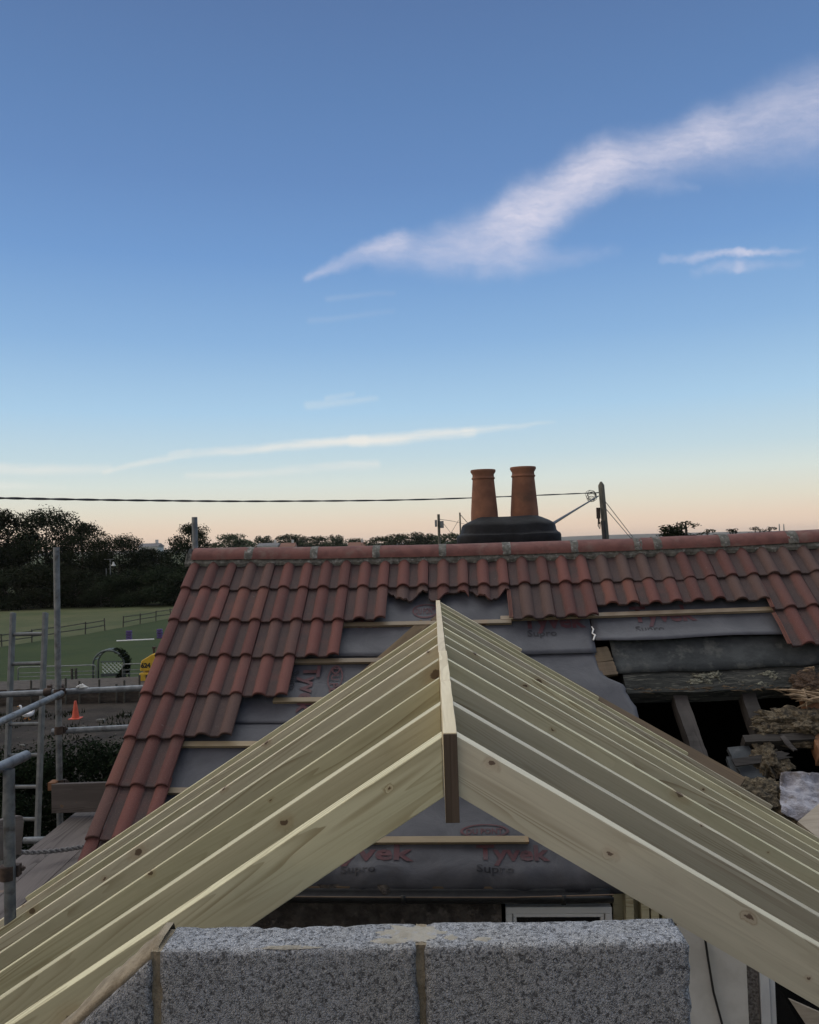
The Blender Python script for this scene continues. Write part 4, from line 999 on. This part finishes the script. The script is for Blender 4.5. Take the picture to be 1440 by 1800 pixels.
put(D, 330, 110, 921, 11, 'dark tree with a rounded crown behind the short scaffold tube at the ridge end', rz=.7, wf=.8)
put(B, 262, 116, 964, 10, 'lowest dark tree, in the dip under the far white building', rz=4.0, wf=1.3)
put(D, 400, 122, 966, 11, 'low dark tree hidden low behind the ridge end', rz=4.0, wf=1.0)
put(A, -110, 118, 905, 12, 'dark tree just outside the left edge', rz=4.2)
bush = make_tree('bush', 9, 5.2, .0, 40, 12000, .13, 41, '', 'bush', 'dark bushes along the field edge', squash=.6)
bl = ['dark bush at the field edge by the left border of the photo', 'dark bush at the field edge left of the tall scaffold tube', 'dark bush at the field edge right of the tall scaffold tube', 'dark bush at the field edge behind the white lamp', 'dark bush at the field edge below the far white building', 'dark bush at the field edge beside the tiled verge', 'dark bush at the field edge hidden behind the roof']
for k, (px, Y, ty) in enumerate(((8, 107, 1000), (72, 108, 990), (132, 107, 1002), (190, 106, 1010), (246, 107, 1002), (298, 106, 994), (360, 108, 1000))):
    put(bush, px, Y, ty, 5.2, bl[k], first=(k == 0), rz=k * 1.3, wf=1.15)
# smaller trees on the skyline
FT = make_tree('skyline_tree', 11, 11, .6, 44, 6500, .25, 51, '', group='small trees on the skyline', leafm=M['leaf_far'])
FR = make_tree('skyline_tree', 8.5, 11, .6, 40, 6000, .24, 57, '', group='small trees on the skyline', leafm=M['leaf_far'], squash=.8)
far = [(FT, 404, 938, 290, 1.35, 'far tree just right of the short scaffold tube'), (FT, 430, 948, 300, 1.0, 'low far tree filling in beside the first skyline tree'), (FR, 462, 940, 310, 1.25, 'far tree above the pale far house'), (FT, 508, 939, 320, 1.4, 'broad far tree above the red-roofed far house'), (FR, 527, 941, 320, 1.3, 'gappy far tree right of the red-roofed far house'), (FT, 559, 942, 330, 1.4, 'far tree left of the dense round skyline tree'),
       (FR, 590, 938, 300, 1.0, 'dense round far tree on the skyline'), (FT, 622, 946, 320, 1.3, 'low far tree above the white gabled roof'), (FT, 668, 943, 260, 1.4, 'far tree starting the wooded skyline left of the box pole'), (FT, 706, 938, 250, 1.5, 'far tree in the wooded skyline, second from its left end'), (FR, 738, 933, 250, 1.3, 'tallest far tree of the wooded skyline, left of the box pole'), (FT, 762, 940, 260, 1.2, 'far tree directly behind the box pole'), (FT, 794, 937, 250, 1.3, 'far tree between the two small poles'), (FR, 818, 944, 260, 1.2, 'far tree against the dark chimney side')]
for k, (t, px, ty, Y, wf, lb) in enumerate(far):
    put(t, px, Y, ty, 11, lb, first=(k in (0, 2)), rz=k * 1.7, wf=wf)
# tree and sprays beyond the ridge on the right
RT = make_tree('ridge_tree', 3.6, 9, 5.6, 40, 4200, .10, 63, 'bushy tree top with one raised spray rising behind the right part of the ridge', squash=.55)
p = at(1184, 940, 55); RT.location = (p.x, 55, 0); sc = at(1184, 922, 55).z / 9; RT.scale = (1, 1, sc)
spray = [(1210, 916, 55, 1.1, 'upright leafy spray at the right of the bushy tree top'), (1247, 930, 54, .8, 'small leafy spray just right of the bushy tree top'), (1289, 929, 56, .9, 'small leafy spray above the ridge, midway to the right edge'), (1331, 926, 58, .75, 'feathery shoot left of the twin far masts'), (1356, 926, 58, .75, 'feathery shoot nearest the twin far masts')]
SP = make_tree('tree_spray', 1.5, 8, 6.3, 16, 620, .06, 71, '', group='tree tops behind the ridge', squash=.8, limbs=4)
for k, (px, ty, Y, wf, lb) in enumerate(spray): put(SP, px, Y, ty, 8, lb, first=(k == 0), rz=k * 2.1, wf=wf * 1.9)
# near hedge behind the scaffold
rg = random.Random(5); lob = []
for k in range(80):
    px = rg.uniform(-60, 300); Y = rg.uniform(17, 20); p = at(px, 1200, Y); top = at(px, 1296 + rg.uniform(-4, 14) - .03 * px + (10 if px < 90 else 0), Y).z
    lob.append(((p.x, Y, rg.uniform(.3, 1) * max(.8, top - .3)), (rg.uniform(.35, .6), .5, .42), rg.uniform(.1, .8)))
m = leaves(52000, lob, .038, 9, shell=.6); tag(m.build('hedge', M['hedge'], colors=True, recalc=False), 'tall dark hedge standing behind the ladder and scaffold', 'hedge')

# ------------------------------------------------------------------ yard and field furniture
# post and rail fence
fence = thing('field_fence', (FB[0], FB[1], 0), 'long weathered post and rail fence running across the field', 'fence')
pts = [Vector((*FA, 0)), Vector((*FB, 0)), Vector((*FC, 0)), Vector((*FD, 0))]; rg = random.Random(2); posts = []
for a, b in zip(pts, pts[1:]):
    n = int((b - a).length / 2.6); posts += [a + (b - a) * i / n for i in range(n)]
prev = None
for i, p in enumerate(posts[:60]):
    h_ = 1.05 + rg.uniform(-.08, .12); tp = p + Vector((rg.uniform(-.06, .06), 0, h_)); m = MB(); m.tube([p, tp], .055, 6); m.build('post', M['fence'], fence)
    if prev is not None and i % 17 != 9:
        m = MB()
        for hh in (.5, .95): m.beam(prev + Zv * (hh + rg.uniform(-.05, .05)), p + Zv * (hh + rg.uniform(-.05, .05)), .05, .075)
        m.build('rail', M['fence'], fence)
    prev = p
far_gate = thing('field_gate', atz(216, 1066), 'faint long gate at the far edge of the rough field', 'gate'); c = atz(216, 1066); m = MB()
for hh in (.4, .8, 1.15): m.beam(c + Vector((-2.8, 0, hh)), c + Vector((2.8, 0, hh)), .06, .09)
m.build('bar', M['fence'], far_gate); m = MB()
for x in (-2.8, -1, 1, 2.8): m.beam(c + Vector((x, 0, 0)), c + Vector((x, 0, 1.25)), .09, .09, up=(0, 1, 0))
m.build('post', M['fence'], far_gate)
# jump
def jump_wing(px, py, label):
    c = atz(px, py); t = thing('jump_block', c, label, 'jump block', 'purple jump blocks on the paddock')
    for k in range(4):
        m = MB(); m.box(c + Zv * (.13 + .19 * k), (.42 - .03 * (k % 2), .34, .15)); m.build('slab', M['purple'], t, bevel=.02)
    m = MB(); m.box(c + Zv * .4, (.2, .2, .78)); m.build('core', M['ink'], t); return t
jump_wing(227, 1126, 'purple jump block behind the white pole'); jump_wing(281, 1123, 'purple jump block half behind the tiled verge')
a, b = atz(205, 1129) + Zv * .1, atz(271, 1126) + Zv * .1; m = MB(); m.tube([a, b], .05, 10); tag(m.build('jump_pole', M['white']), 'long white pole lying on the green paddock', 'pole')
# metal gates
def gate(px0, px1, Y, label):
    a, b = at(px0, 1215, Y), at(px1, 1215, Y); a.z = b.z = 0.06; t = thing('metal_gate', a, label, 'gate', 'metal field gates'); d_ = (b - a).normalized(); m = MB(); h_ = 1.22; r_ = .12; L = (b - a).length
    path = [(0, .1), (0, h_ - r_), (r_ * .3, h_ - r_ * .3), (r_, h_), (L - r_, h_), (L - r_ * .3, h_ - r_ * .3), (L, h_ - r_), (L, .1)]
    m.tube([a + d_ * x + Zv * z for x, z in path], .03, 8); m.build('gate_frame', M['galv'], t, smooth='all'); m = MB()
    for k in range(5): m.tube([a + Zv * (.16 + .19 * k), b + Zv * (.16 + .19 * k)], .02, 6)
    m.build('gate_bars', M['galv'], t); m = MB(); m.tube([a + d_ * L * .5 + Zv * .12, a + d_ * L * .5 + Zv * h_], .02, 6); m.build('brace', M['galv'], t)
gate(32, 169, 42, 'long grey tubular gate behind the ladder and tall scaffold tube'); gate(216, 330, 42, 'grey tubular gate between the arch seat and the yellow machine')
for px, lb in ((127, 'grey gate post by the black tub'), (134, 'pale gate post touching the black tub')):
    m = MB(); c = at(px, 1212, 41.6); m.tube([(c.x, 41.6, 0), (c.x, 41.6, 1.2)], .07, 8); tag(m.build('gate_post', M['fence']), lb, 'post')
# arch seat
arb = thing('arch_seat', (at(196, 1215, 42.6).x, 42.6, 0), 'grey-green garden arch seat with a white lattice back', 'arch seat'); c = Vector((at(196, 1215, 42.6).x, 42.6, 0))
for dy in (-.35, .35):
    m = MB(); pts = [c + Vector((-.8, dy, 0)), c + Vector((-.8, dy, 1.25))] + [c + Vector((-.8 * math.cos(R(a_)), dy, 1.25 + .72 * math.sin(R(a_)))) for a_ in range(15, 180, 15)] + [c + Vector((.8, dy, 1.25)), c + Vector((.8, dy, 0))]
    m.tube(pts, .05, 8); m.build('arch', M['green_paint'], arb, smooth='all')
m = MB()
for a_ in range(20, 170, 15): m.beam(c + Vector((-.8 * math.cos(R(a_)), -.36, 1.26 + .74 * math.sin(R(a_)))), c + Vector((-.8 * math.cos(R(a_)), .36, 1.26 + .74 * math.sin(R(a_)))), .1, .03)
m.build('arch_slats', M['green_paint'], arb)
m = MB()
for k in range(-3, 8):
    for s_ in (-1, 1):
        x0_ = -.62 + .2 * k; pa_, pb_ = [], None
        p0 = Vector((x0_, 0, .72)); p1 = Vector((x0_ + .55 * s_, 0, 1.27)); 
        seg_ = []
        for q in range(12):
            r_ = p0.lerp(p1, q / 11)
            if -.6 <= r_.x <= .6: seg_.append(r_)
        if len(seg_) > 1: m.beam(c + seg_[0] + Vector((0, .30 + .015 * s_, 0)), c + seg_[-1] + Vector((0, .30 + .015 * s_, 0)), .012, .035, up=(0, 1, 0))
m.build('lattice', M['white'], arb)
m = MB(); m.box(c + Vector((0, .3, .62)), (1.3, .04, .16)); m.box(c + Vector((0, .3, 1.3)), (1.3, .05, .05)); m.build('back_rail', M['green_paint'], arb)
m = MB(); m.box(c + Vector((0, -.02, .46)), (1.34, .5, .06)); m.build('seat', M['board'], arb)
m = MB(); rg = random.Random(8); lob = [((c.x + .8 * math.cos(R(a_)) + .08, c.y - .1, 1.25 + .72 * math.sin(R(a_)) if a_ >= 0 else 1.25 + a_ / 90 * 1.0), (.2, .35, .2), rg.uniform(.2, .7)) for a_ in range(-60, 80, 14)]
leaves(900, lob, .07, 4).build('climber', M['hedge'], arb, colors=True, recalc=False)
m = MB(); pr = [(.30, 0), (.36, .3), (.38, .42), (.35, .44), (.25, .36), (0, .34)]; tc_ = at(146, 1206, 40.6); m.lathe(pr, (tc_.x, 40.6, .33), 18); tag(m.build('rubber_tub', M['black'], smooth=True), 'black rubber tub behind the upper scaffold tube', 'tub')
m = MB(); m.beam((tc_.x - 1.2, 40.7, .25), (tc_.x + 5.2, 40.7, .29), .3, .1); m.beam((tc_.x - 5.5, 40.5, .1), (tc_.x - .2, 40.5, .15), .3, .12); tag(m.build('timber_sleepers', M['fence']), 'grey timber sleepers lying in front of the metal gates', 'sleepers')
# bank boards
bank = thing('board_bank', (-15, 38, 0), 'low brown boarded bank with thin posts behind the traffic cone', 'retaining boards'); m = MB(); rows = []
a, b = at(-60, 1250, 38), at(330, 1250, 38)
for k in range(11):
    z = .09 + .72 * k / 10; rows.append([Vector((a.x + (b.x - a.x) * i / 60, 38 + .04 * fbm((i, k, 0), .4) + (.02 if k % 5 == 0 else 0), z + .04 * fbm((i, 0, 3), .3))) for i in range(61)])
rows.append([v + Vector((0, 2.5, .02)) for v in rows[-1]]); m.grid(rows); m.build('boards', M['sleeper'], bank, smooth=True)
for px in (55, 116, 140, 175, 205, 219, 246):
    m = MB(); x = at(px, 1250, 37.9).x; m.tube([(x, 37.88, 0), (x + .02, 37.88, random.uniform(.95, 1.35))], .05, 6); m.build('post', M['fence'], bank)
# cone
cc = atz(133, 1267); cone = thing('traffic_cone', cc, 'orange traffic cone on the dirt in front of the boarded bank', 'traffic cone'); m = MB()
m.lathe([(.20, .03), (.19, .07), (.155, .10), (.05, .80), (.045, .82), (.0, .825)], cc, 20); m.build('cone_body', M['cone'], cone, smooth=True); m = MB(); m.box(cc + Zv * .105, (.46, .46, .035)); m.build('base', M['cone'], cone, bevel=.02)
# ducks
def duck(px, py, rz, label):
    c = atz(px, py, .1); t = thing('white_duck', c, label, 'duck', 'white ducks in the yard'); m = MB()
    path = [((-.30, .24), .015), ((-.24, .235), .05), ((-.15, .22), .095), ((-.03, .21), .12), ((.08, .22), .11), ((.16, .26), .075), ((.20, .33), .045), ((.21, .41), .036), ((.22, .48), .038), ((.245, .52), .048), ((.28, .525), .045), ((.31, .52), .022)]
    m.tube([(x, 0, z) for (x, z), _ in path], [r for _, r in path], 12); Mz = Matrix.Translation(c) @ Matrix.Rotation(rz, 4, 'Z')
    o = m.build('duck_body', M['feather'], t, smooth='all', M=Mz)
    m = MB(); m.tube([(.305, 0, .518), (.35, 0, .505), (.39, 0, .50)], [.018, .016, .012], 8); m.build('beak', M['beak'], t, smooth='all', M=Mz)
    for s_ in (-1, 1):
        m = MB(); m.tube([(.0, .05 * s_, .12), (.01, .05 * s_, .0)], .012, 6); m.box((.04, .05 * s_, -.003), (.09, .06, .012)); m.build('leg', M['beak'], t, M=Mz)
        m = MB(); m.tube([(-.22, .09 * s_, .25), (-.08, .118 * s_, .245), (.06, .10 * s_, .24)], [.01, .045, .015], 8); m.build('wing', M['feather'], t, smooth='all', M=Mz)
        m = MB(); m.tube([(.272, .043 * s_, .535), (.272, .050 * s_, .535)], .007, 6); m.build('eye', M['ink'], t, M=Mz)
duck(46, 1263, R(175), 'white duck in the yard with its neck up, facing left'); duck(50, 1265, R(20), 'second white duck beside the first, head to the right')
# rubble
for px, py, s_, lb in ((178, 1269, .17, 'pale broken block on the dirt right of the cone'), (147, 1278, .07, 'small white stone on the dirt below the cone'), (206, 1272, .06, 'tiny white stone near the tiled verge'), (224, 1258, .10, 'white fragment beside the tiled verge'), (40, 1312, .10, 'pale stone on the dirt left of the ladder rail')):
    c = atz(px, py, .1); bm = bmesh.new(); bmesh.ops.create_icosphere(bm, subdivisions=3, radius=1)
    for v in bm.verts: q = v.co.copy(); mx = max(abs(q.x), abs(q.y), abs(q.z)); q = q.lerp(q / mx, .7) * (1 + .2 * fbm(q, 1.5)); v.co = c + Vector((q.x * s_, q.y * s_ * .6, q.z * s_ * .4 + s_ * .3))
    m = MB(); m.add([v.co for v in bm.verts], [[v.index for v in f.verts] for f in bm.faces]); bm.free(); tag(m.build('stone_fragment', M['mortar']), lb, 'stone')
rg = random.Random(77); m = MB(); mt = MB()
for k in range(110):
    px, py = rg.uniform(-40, 260), rg.uniform(1256, 1300); c = atz(px, py, .1); s_ = rg.uniform(.02, .09); pts = [c + Vector((rg.uniform(-1, 1), rg.uniform(-1, 1), rg.uniform(0, 1))) * s_ for _ in range(4)]
    m.add(pts, [(0, 1, 2), (0, 1, 3), (1, 2, 3), (0, 2, 3)])
tag(m.build('rubble', M['fence']), kind='stuff')
for k in range(2600):
    px, py = rg.uniform(-60, 262), rg.choice((rg.uniform(1214, 1222), rg.uniform(1252, 1262), rg.uniform(1262, 1300))); c = atz(px, py, .09); 
    if fbm((c.x, c.y * .5, 0), .5, 3) < .05: continue
    h_ = rg.uniform(.05, .22); dx, dy = rg.uniform(-.08, .08), rg.uniform(-.06, .06); w = rg.uniform(.01, .03); t = rg.random(); mt.add([c + Vector((-w, 0, 0)), c + Vector((w, 0, 0)), c + Vector((dx, dy, h_))], [(0, 1, 2)], (t, t, t, 1))
tag(mt.build('weeds', M['leaf'], colors=True, recalc=False), kind='stuff')
# yellow machine half hidden by the verge
YM = 40.0; yx = at(250.5, 1200, YM).x
mach = thing('yellow_machine', (yx + 1, YM, 0), 'yellow works machine with a number plate showing past the tiled verge', 'machine')
def hull(pts, y0, y1):
    m = MB(); n = len(pts); m.add([(yx + a, y, b) for y in (y0, y1) for a, b in pts], [tuple(range(n - 1, -1, -1)), tuple(range(n, 2 * n))] + [(i, (i + 1) % n, (i + 1) % n + n, i + n) for i in range(n)]); return m
hull([(.03, 1.25), (1.2, 1.25), (1.2, 2.06), (.75, 2.06), (.60, 2.03), (.10, 1.74), (.05, 1.5)], YM - .45, YM + .5).build('hood', M['yellow'], mach, bevel=.04)
hull([(.0, .62), (1.3, .62), (1.3, 1.18), (.02, 1.18)], YM - .55, YM + .6).build('body', M['yellow'], mach, bevel=.05)
hull([(1.0, 1.2), (2.3, 1.2), (2.2, 2.5), (1.2, 2.5)], YM - .5, YM + .55).build('cab', M['glass'], mach, bevel=.04)
m = MB(); m.tube([(yx + .58, YM, 2.0), (yx + .58, YM, 2.28)], .05, 8); m.box((yx + .60, YM, 2.3), (.16, .16, .1)); m.build('exhaust', M['rust'], mach)
for x in (.45, 2.1):
    for y in (-.5, .55):
        m = MB(); m.tube([(yx + x, YM + y - .17, .42), (yx + x, YM + y + .17, .42)], .42, 24); w = m.build('wheel', M['black'], mach, smooth=True)
        m = MB(); m.tube([(yx + x, YM + y - .19, .42), (yx + x, YM + y + .19, .42)], .2, 16); m.build('rim', M['yellow'], w)
def flat_text(txt, x, z, size, y, mat, parent):
    cu = bpy.data.curves.new('lettering', 'FONT'); cu.body = txt; cu.size = size; cu.offset = .015; ob = bpy.data.objects.new('lettering', cu); me = bpy.data.meshes.new_from_object(ob); bpy.data.objects.remove(ob)
    for v in me.vertices: v.co = Vector((x + v.co.x, y, z + v.co.y))
    me.materials.clear(); me.materials.append(mat); o = bpy.data.objects.new('lettering', me); C.objects.link(o); adopt(o, parent)
flat_text('624', yx + .09, 1.42, .30, YM - .462, M['ink'], mach); flat_text('E', yx + .32, .78, .42, YM - .562, M['ink'], mach)

# ------------------------------------------------------------------ poles and wires
def pole(px, ty, Y, r, label, lean=0.0, cap=False):
    t_ = at(px, ty, Y); b_ = Vector((t_.x + lean, Y, 0)); t = thing('telegraph_pole', b_, label, 'telegraph pole'); m = MB()
    pts = [b_ + (t_ - b_) * i / 8 for i in range(9)]; rr = [r * (1.15 - .15 * i / 8) for i in range(9)]
    if cap: pts.append(t_ + Zv * .12); rr.append(r * .3)
    m.tube(pts, rr, 12); m.build('pole', M['polewood'], t, smooth=True); return t, t_, b_
PY = 27.0
tp, tt, tb_ = pole(1057, 853, PY, .10, 'grey timber telegraph pole with coiled cable rising behind the right of the ridge', .45, True)
m = MB(); rg = random.Random(4)
for k in range(7):
    c = at(1041 + rg.uniform(-3, 4), 870 + rg.uniform(-3, 6) + (6 if k > 4 else 0), PY - .15); ra_ = rg.uniform(.09, .155)
    m.tube([c + Vector((ra_ * math.cos(a_ * .3927) * 1.1, .05 * math.sin(a_ * .8 + k), ra_ * math.sin(a_ * .3927) * rg.uniform(.93, 1.0))) for a_ in range(17)], .008, 5)
m.build('cable_coil', M['cable'], tp, smooth='all')
m = MB(); c = at(1052, 902, PY - .1); m.box(c, (.11, .12, .36)); m.box(c + Vector((.01, 0, -.26)), (.05, .05, .2)); m.tube([c + Vector((-.01, 0, -.18)), c + Vector((-.02, 0, -.42)), c + Vector((.03, 0, -.52)), c + Vector((.05, 0, -.3))], .018, 6); m.build('junction_box', M['rust'], tp, bevel=.01)
m = MB(); a = at(1060, 915, PY - .11); m.tube([a + Zv * .0, at(1063, 948, PY - .13)], .075, 8); m.build('cable_guard', M['cable'], tp)
def wire(pts, r, label, cat='cable', twist=False, name='overhead_cable', r2=None):
    m = MB(); n = 120; P = []
    for i in range(n + 1):
        t = i / n * (len(pts) - 1); k = min(int(t), len(pts) - 2); f = t - k
        p0, p1, p2, p3 = pts[max(k - 1, 0)], pts[k], pts[k + 1], pts[min(k + 2, len(pts) - 1)]
        P.append(.5 * ((2 * p1) + (p2 - p0) * f + (2 * p0 - 5 * p1 + 4 * p2 - p3) * f * f + (3 * p1 - p0 - 3 * p2 + p3) * f ** 3))
    if twist:
        for ph in (0, math.pi): m.tube([p + Vector((0, math.cos(i * .9 + ph), math.sin(i * .9 + ph))) * r * .5 for i, p in enumerate(P)], r * .8, 6)
    else: m.tube(P, r, 6)
    return tag(m.build(name, M['cable'], smooth='all'), label, cat)
wire([at(-120, 873, 11.5), at(0, 875.5, 12.5), at(240, 879.5, 14.5), at(480, 881, 17), at(760, 877.5, 20.5), at(1040, 866.5, PY), at(1056, 865, PY)], .016, 'long twisted black cable crossing the sky to the telegraph pole', twist=True)
wire([at(1052, 872, PY), at(1012, 896, 16.5), at(950, 934, 7.95)], .02, 'short black cable sloping from the telegraph pole down to the chimney')
wire([at(1063, 880, PY), at(1114, 946, 33)], .012, 'thin stay wire from the telegraph pole, upper of the pair')
wire([at(1064, 893, PY), at(1109, 946, 33)], .012, 'thin stay wire from the telegraph pole, lower of the pair')
tq, ta_, tb2 = pole(771, 904, 60, .10, 'pale telegraph pole with two boxes standing behind the ridge left of the chimney')
for px, py, w, h in ((766.5, 920, .16, .5), (777, 922, .26, .52)):
    m = MB(); m.box(at(px, py, 59.85), (w, .2, h)); m.build('junction_box', M['galv'], tq, bevel=.02)
tw, ta3, _ = pole(808.5, 901, 78, .075, 'thin telegraph pole close to the left of the chimney')
wire([at(774, 913, 60), at(800, 917, 75), at(835, 926, 90)], .02, 'faint wire from the box pole to the thin pole'); wire([at(808, 903, 78), at(822, 919, 80)], .03, 'faint wire sloping from the thin pole to the chimney')
wire([at(806, 915, 78), at(793, 937, 90)], .02, 'faint stay wire left of the thin pole'); wire([at(777, 917, 60), at(793, 937, 90)], .018, 'faint stay wire right of the box pole')
# lamp in front of the trees
lp = atz(195, 1064); lamp = thing('field_lamp', lp, 'small white lamp on a post in front of the dark trees', 'lamp'); zt = at(195, 983, lp.y).z; m = MB(); m.tube([lp, (lp.x, lp.y, zt)], .07, 8); m.beam((lp.x - .8, lp.y, zt), (lp.x + .5, lp.y, zt), .06, .06); m.tube([(lp.x - .55, lp.y, 0), (lp.x - .55, lp.y, zt - 1.2)], .06, 6); m.build('post', M['galv'], lamp)
m = MB(); c = Vector((lp.x + .42, lp.y, zt - .75)); m.lathe([(.0, .4), (.10, .36), (.14, .1), (.3, -.1), (.28, -.12), (.0, -.05)], c, 14); m.build('shade', M['white'], lamp, smooth=True)
# far houses
def far_house(px, ry, w, d, h, Y, roofm, label, ridge_x=True):
    x = at(px, ry, Y).x; zr = at(px, ry, Y).z; t = thing('far_house', (x, Y, 0), label, 'house', 'far houses on the skyline'); m = MB(); ze = zr - h
    m.box((x, Y, ze / 2), (w, d, ze)); m.build('wall', M['farwall'], t); m = MB()
    if ridge_x: v = [(x - w / 2 - .3, Y - d / 2 - .3, ze), (x + w / 2 + .3, Y - d / 2 - .3, ze), (x + w / 2 + .3, Y + d / 2 + .3, ze), (x - w / 2 - .3, Y + d / 2 + .3, ze), (x - w / 2, Y, zr), (x + w / 2, Y, zr)]; f = [(0, 1, 5, 4), (2, 3, 4, 5), (0, 4, 3), (1, 2, 5), (3, 2, 1, 0)]
    else: v = [(x - w / 2 - .3, Y - d / 2 - .3, ze), (x + w / 2 + .3, Y - d / 2 - .3, ze), (x + w / 2 + .3, Y + d / 2 + .3, ze), (x - w / 2 - .3, Y + d / 2 + .3, ze), (x, Y - d / 2, zr), (x, Y + d / 2, zr)]; f = [(0, 1, 4), (1, 2, 5, 4), (2, 3, 5), (3, 0, 4, 5), (3, 2, 1, 0)]
    m.add(v, f); m.build('roof', roofm, t)
    m = MB(); m.box((x + w * .3, Y, zr + .3), (.7, .7, 1.4)); m.build('chimney', M['farwall'], t); m = MB()
    for k in (-.3, 0, .3): m.box((x + w * k, Y - d / 2 - .02, ze - 1.5), (1.1, .06, 1.3)); m.box((x + w * k, Y - d / 2 - .02, ze - 4), (1.1, .06, 1.3))
    m.build('window', M['glass'], t); return t
far_house(266, 955, 5.5, 6, 1.0, 240, M['greyroof'], 'far white house in the dip between the dark trees')
far_house(473, 954.5, 7, 7, 1.0, 285, M['greyroof'], 'far pale house with a grey roof left of the red-roofed one')
far_house(507, 954, 5, 6, 1.4, 285, M['slate'], 'far house with a red-brown roof on the skyline'); far_house(628, 953, 6, 6, 1.6, 290, M['slate'], 'far house with a white chimney under a low skyline tree')
for px, lb in ((1370, 'left of two tiny far masts on the right skyline'), (1378, 'right of two tiny far masts on the right skyline')):
    m = MB(); t_ = at(px, 921, 900); m.tube([(t_.x, 900, 0), t_], [.9, .45], 6); tag(m.build('far_mast', M['galv']), lb, 'mast', 'far masts on the skyline')

# ------------------------------------------------------------------ air
hm = bpy.data.materials.new('evening_air'); hm.use_nodes = True; ht = hm.node_tree
for n in list(ht.nodes): ht.nodes.remove(n)
ho = ht.nodes.new('ShaderNodeOutputMaterial'); hv = ht.nodes.new('ShaderNodeVolumePrincipled'); ht.links.new(hv.outputs[0], ho.inputs['Volume'])
hv.inputs['Color'].default_value = (.93, .86, .80, 1); hv.inputs['Density'].default_value =   .00006; hv.inputs['Anisotropy'].default_value = .2
m = MB(); m.box((0, 4200, 29), (12600, 9800, 60)); hz_ = m.build('haze', hm); tag(hz_, kind='stuff'); hz_.display_type = 'WIRE'
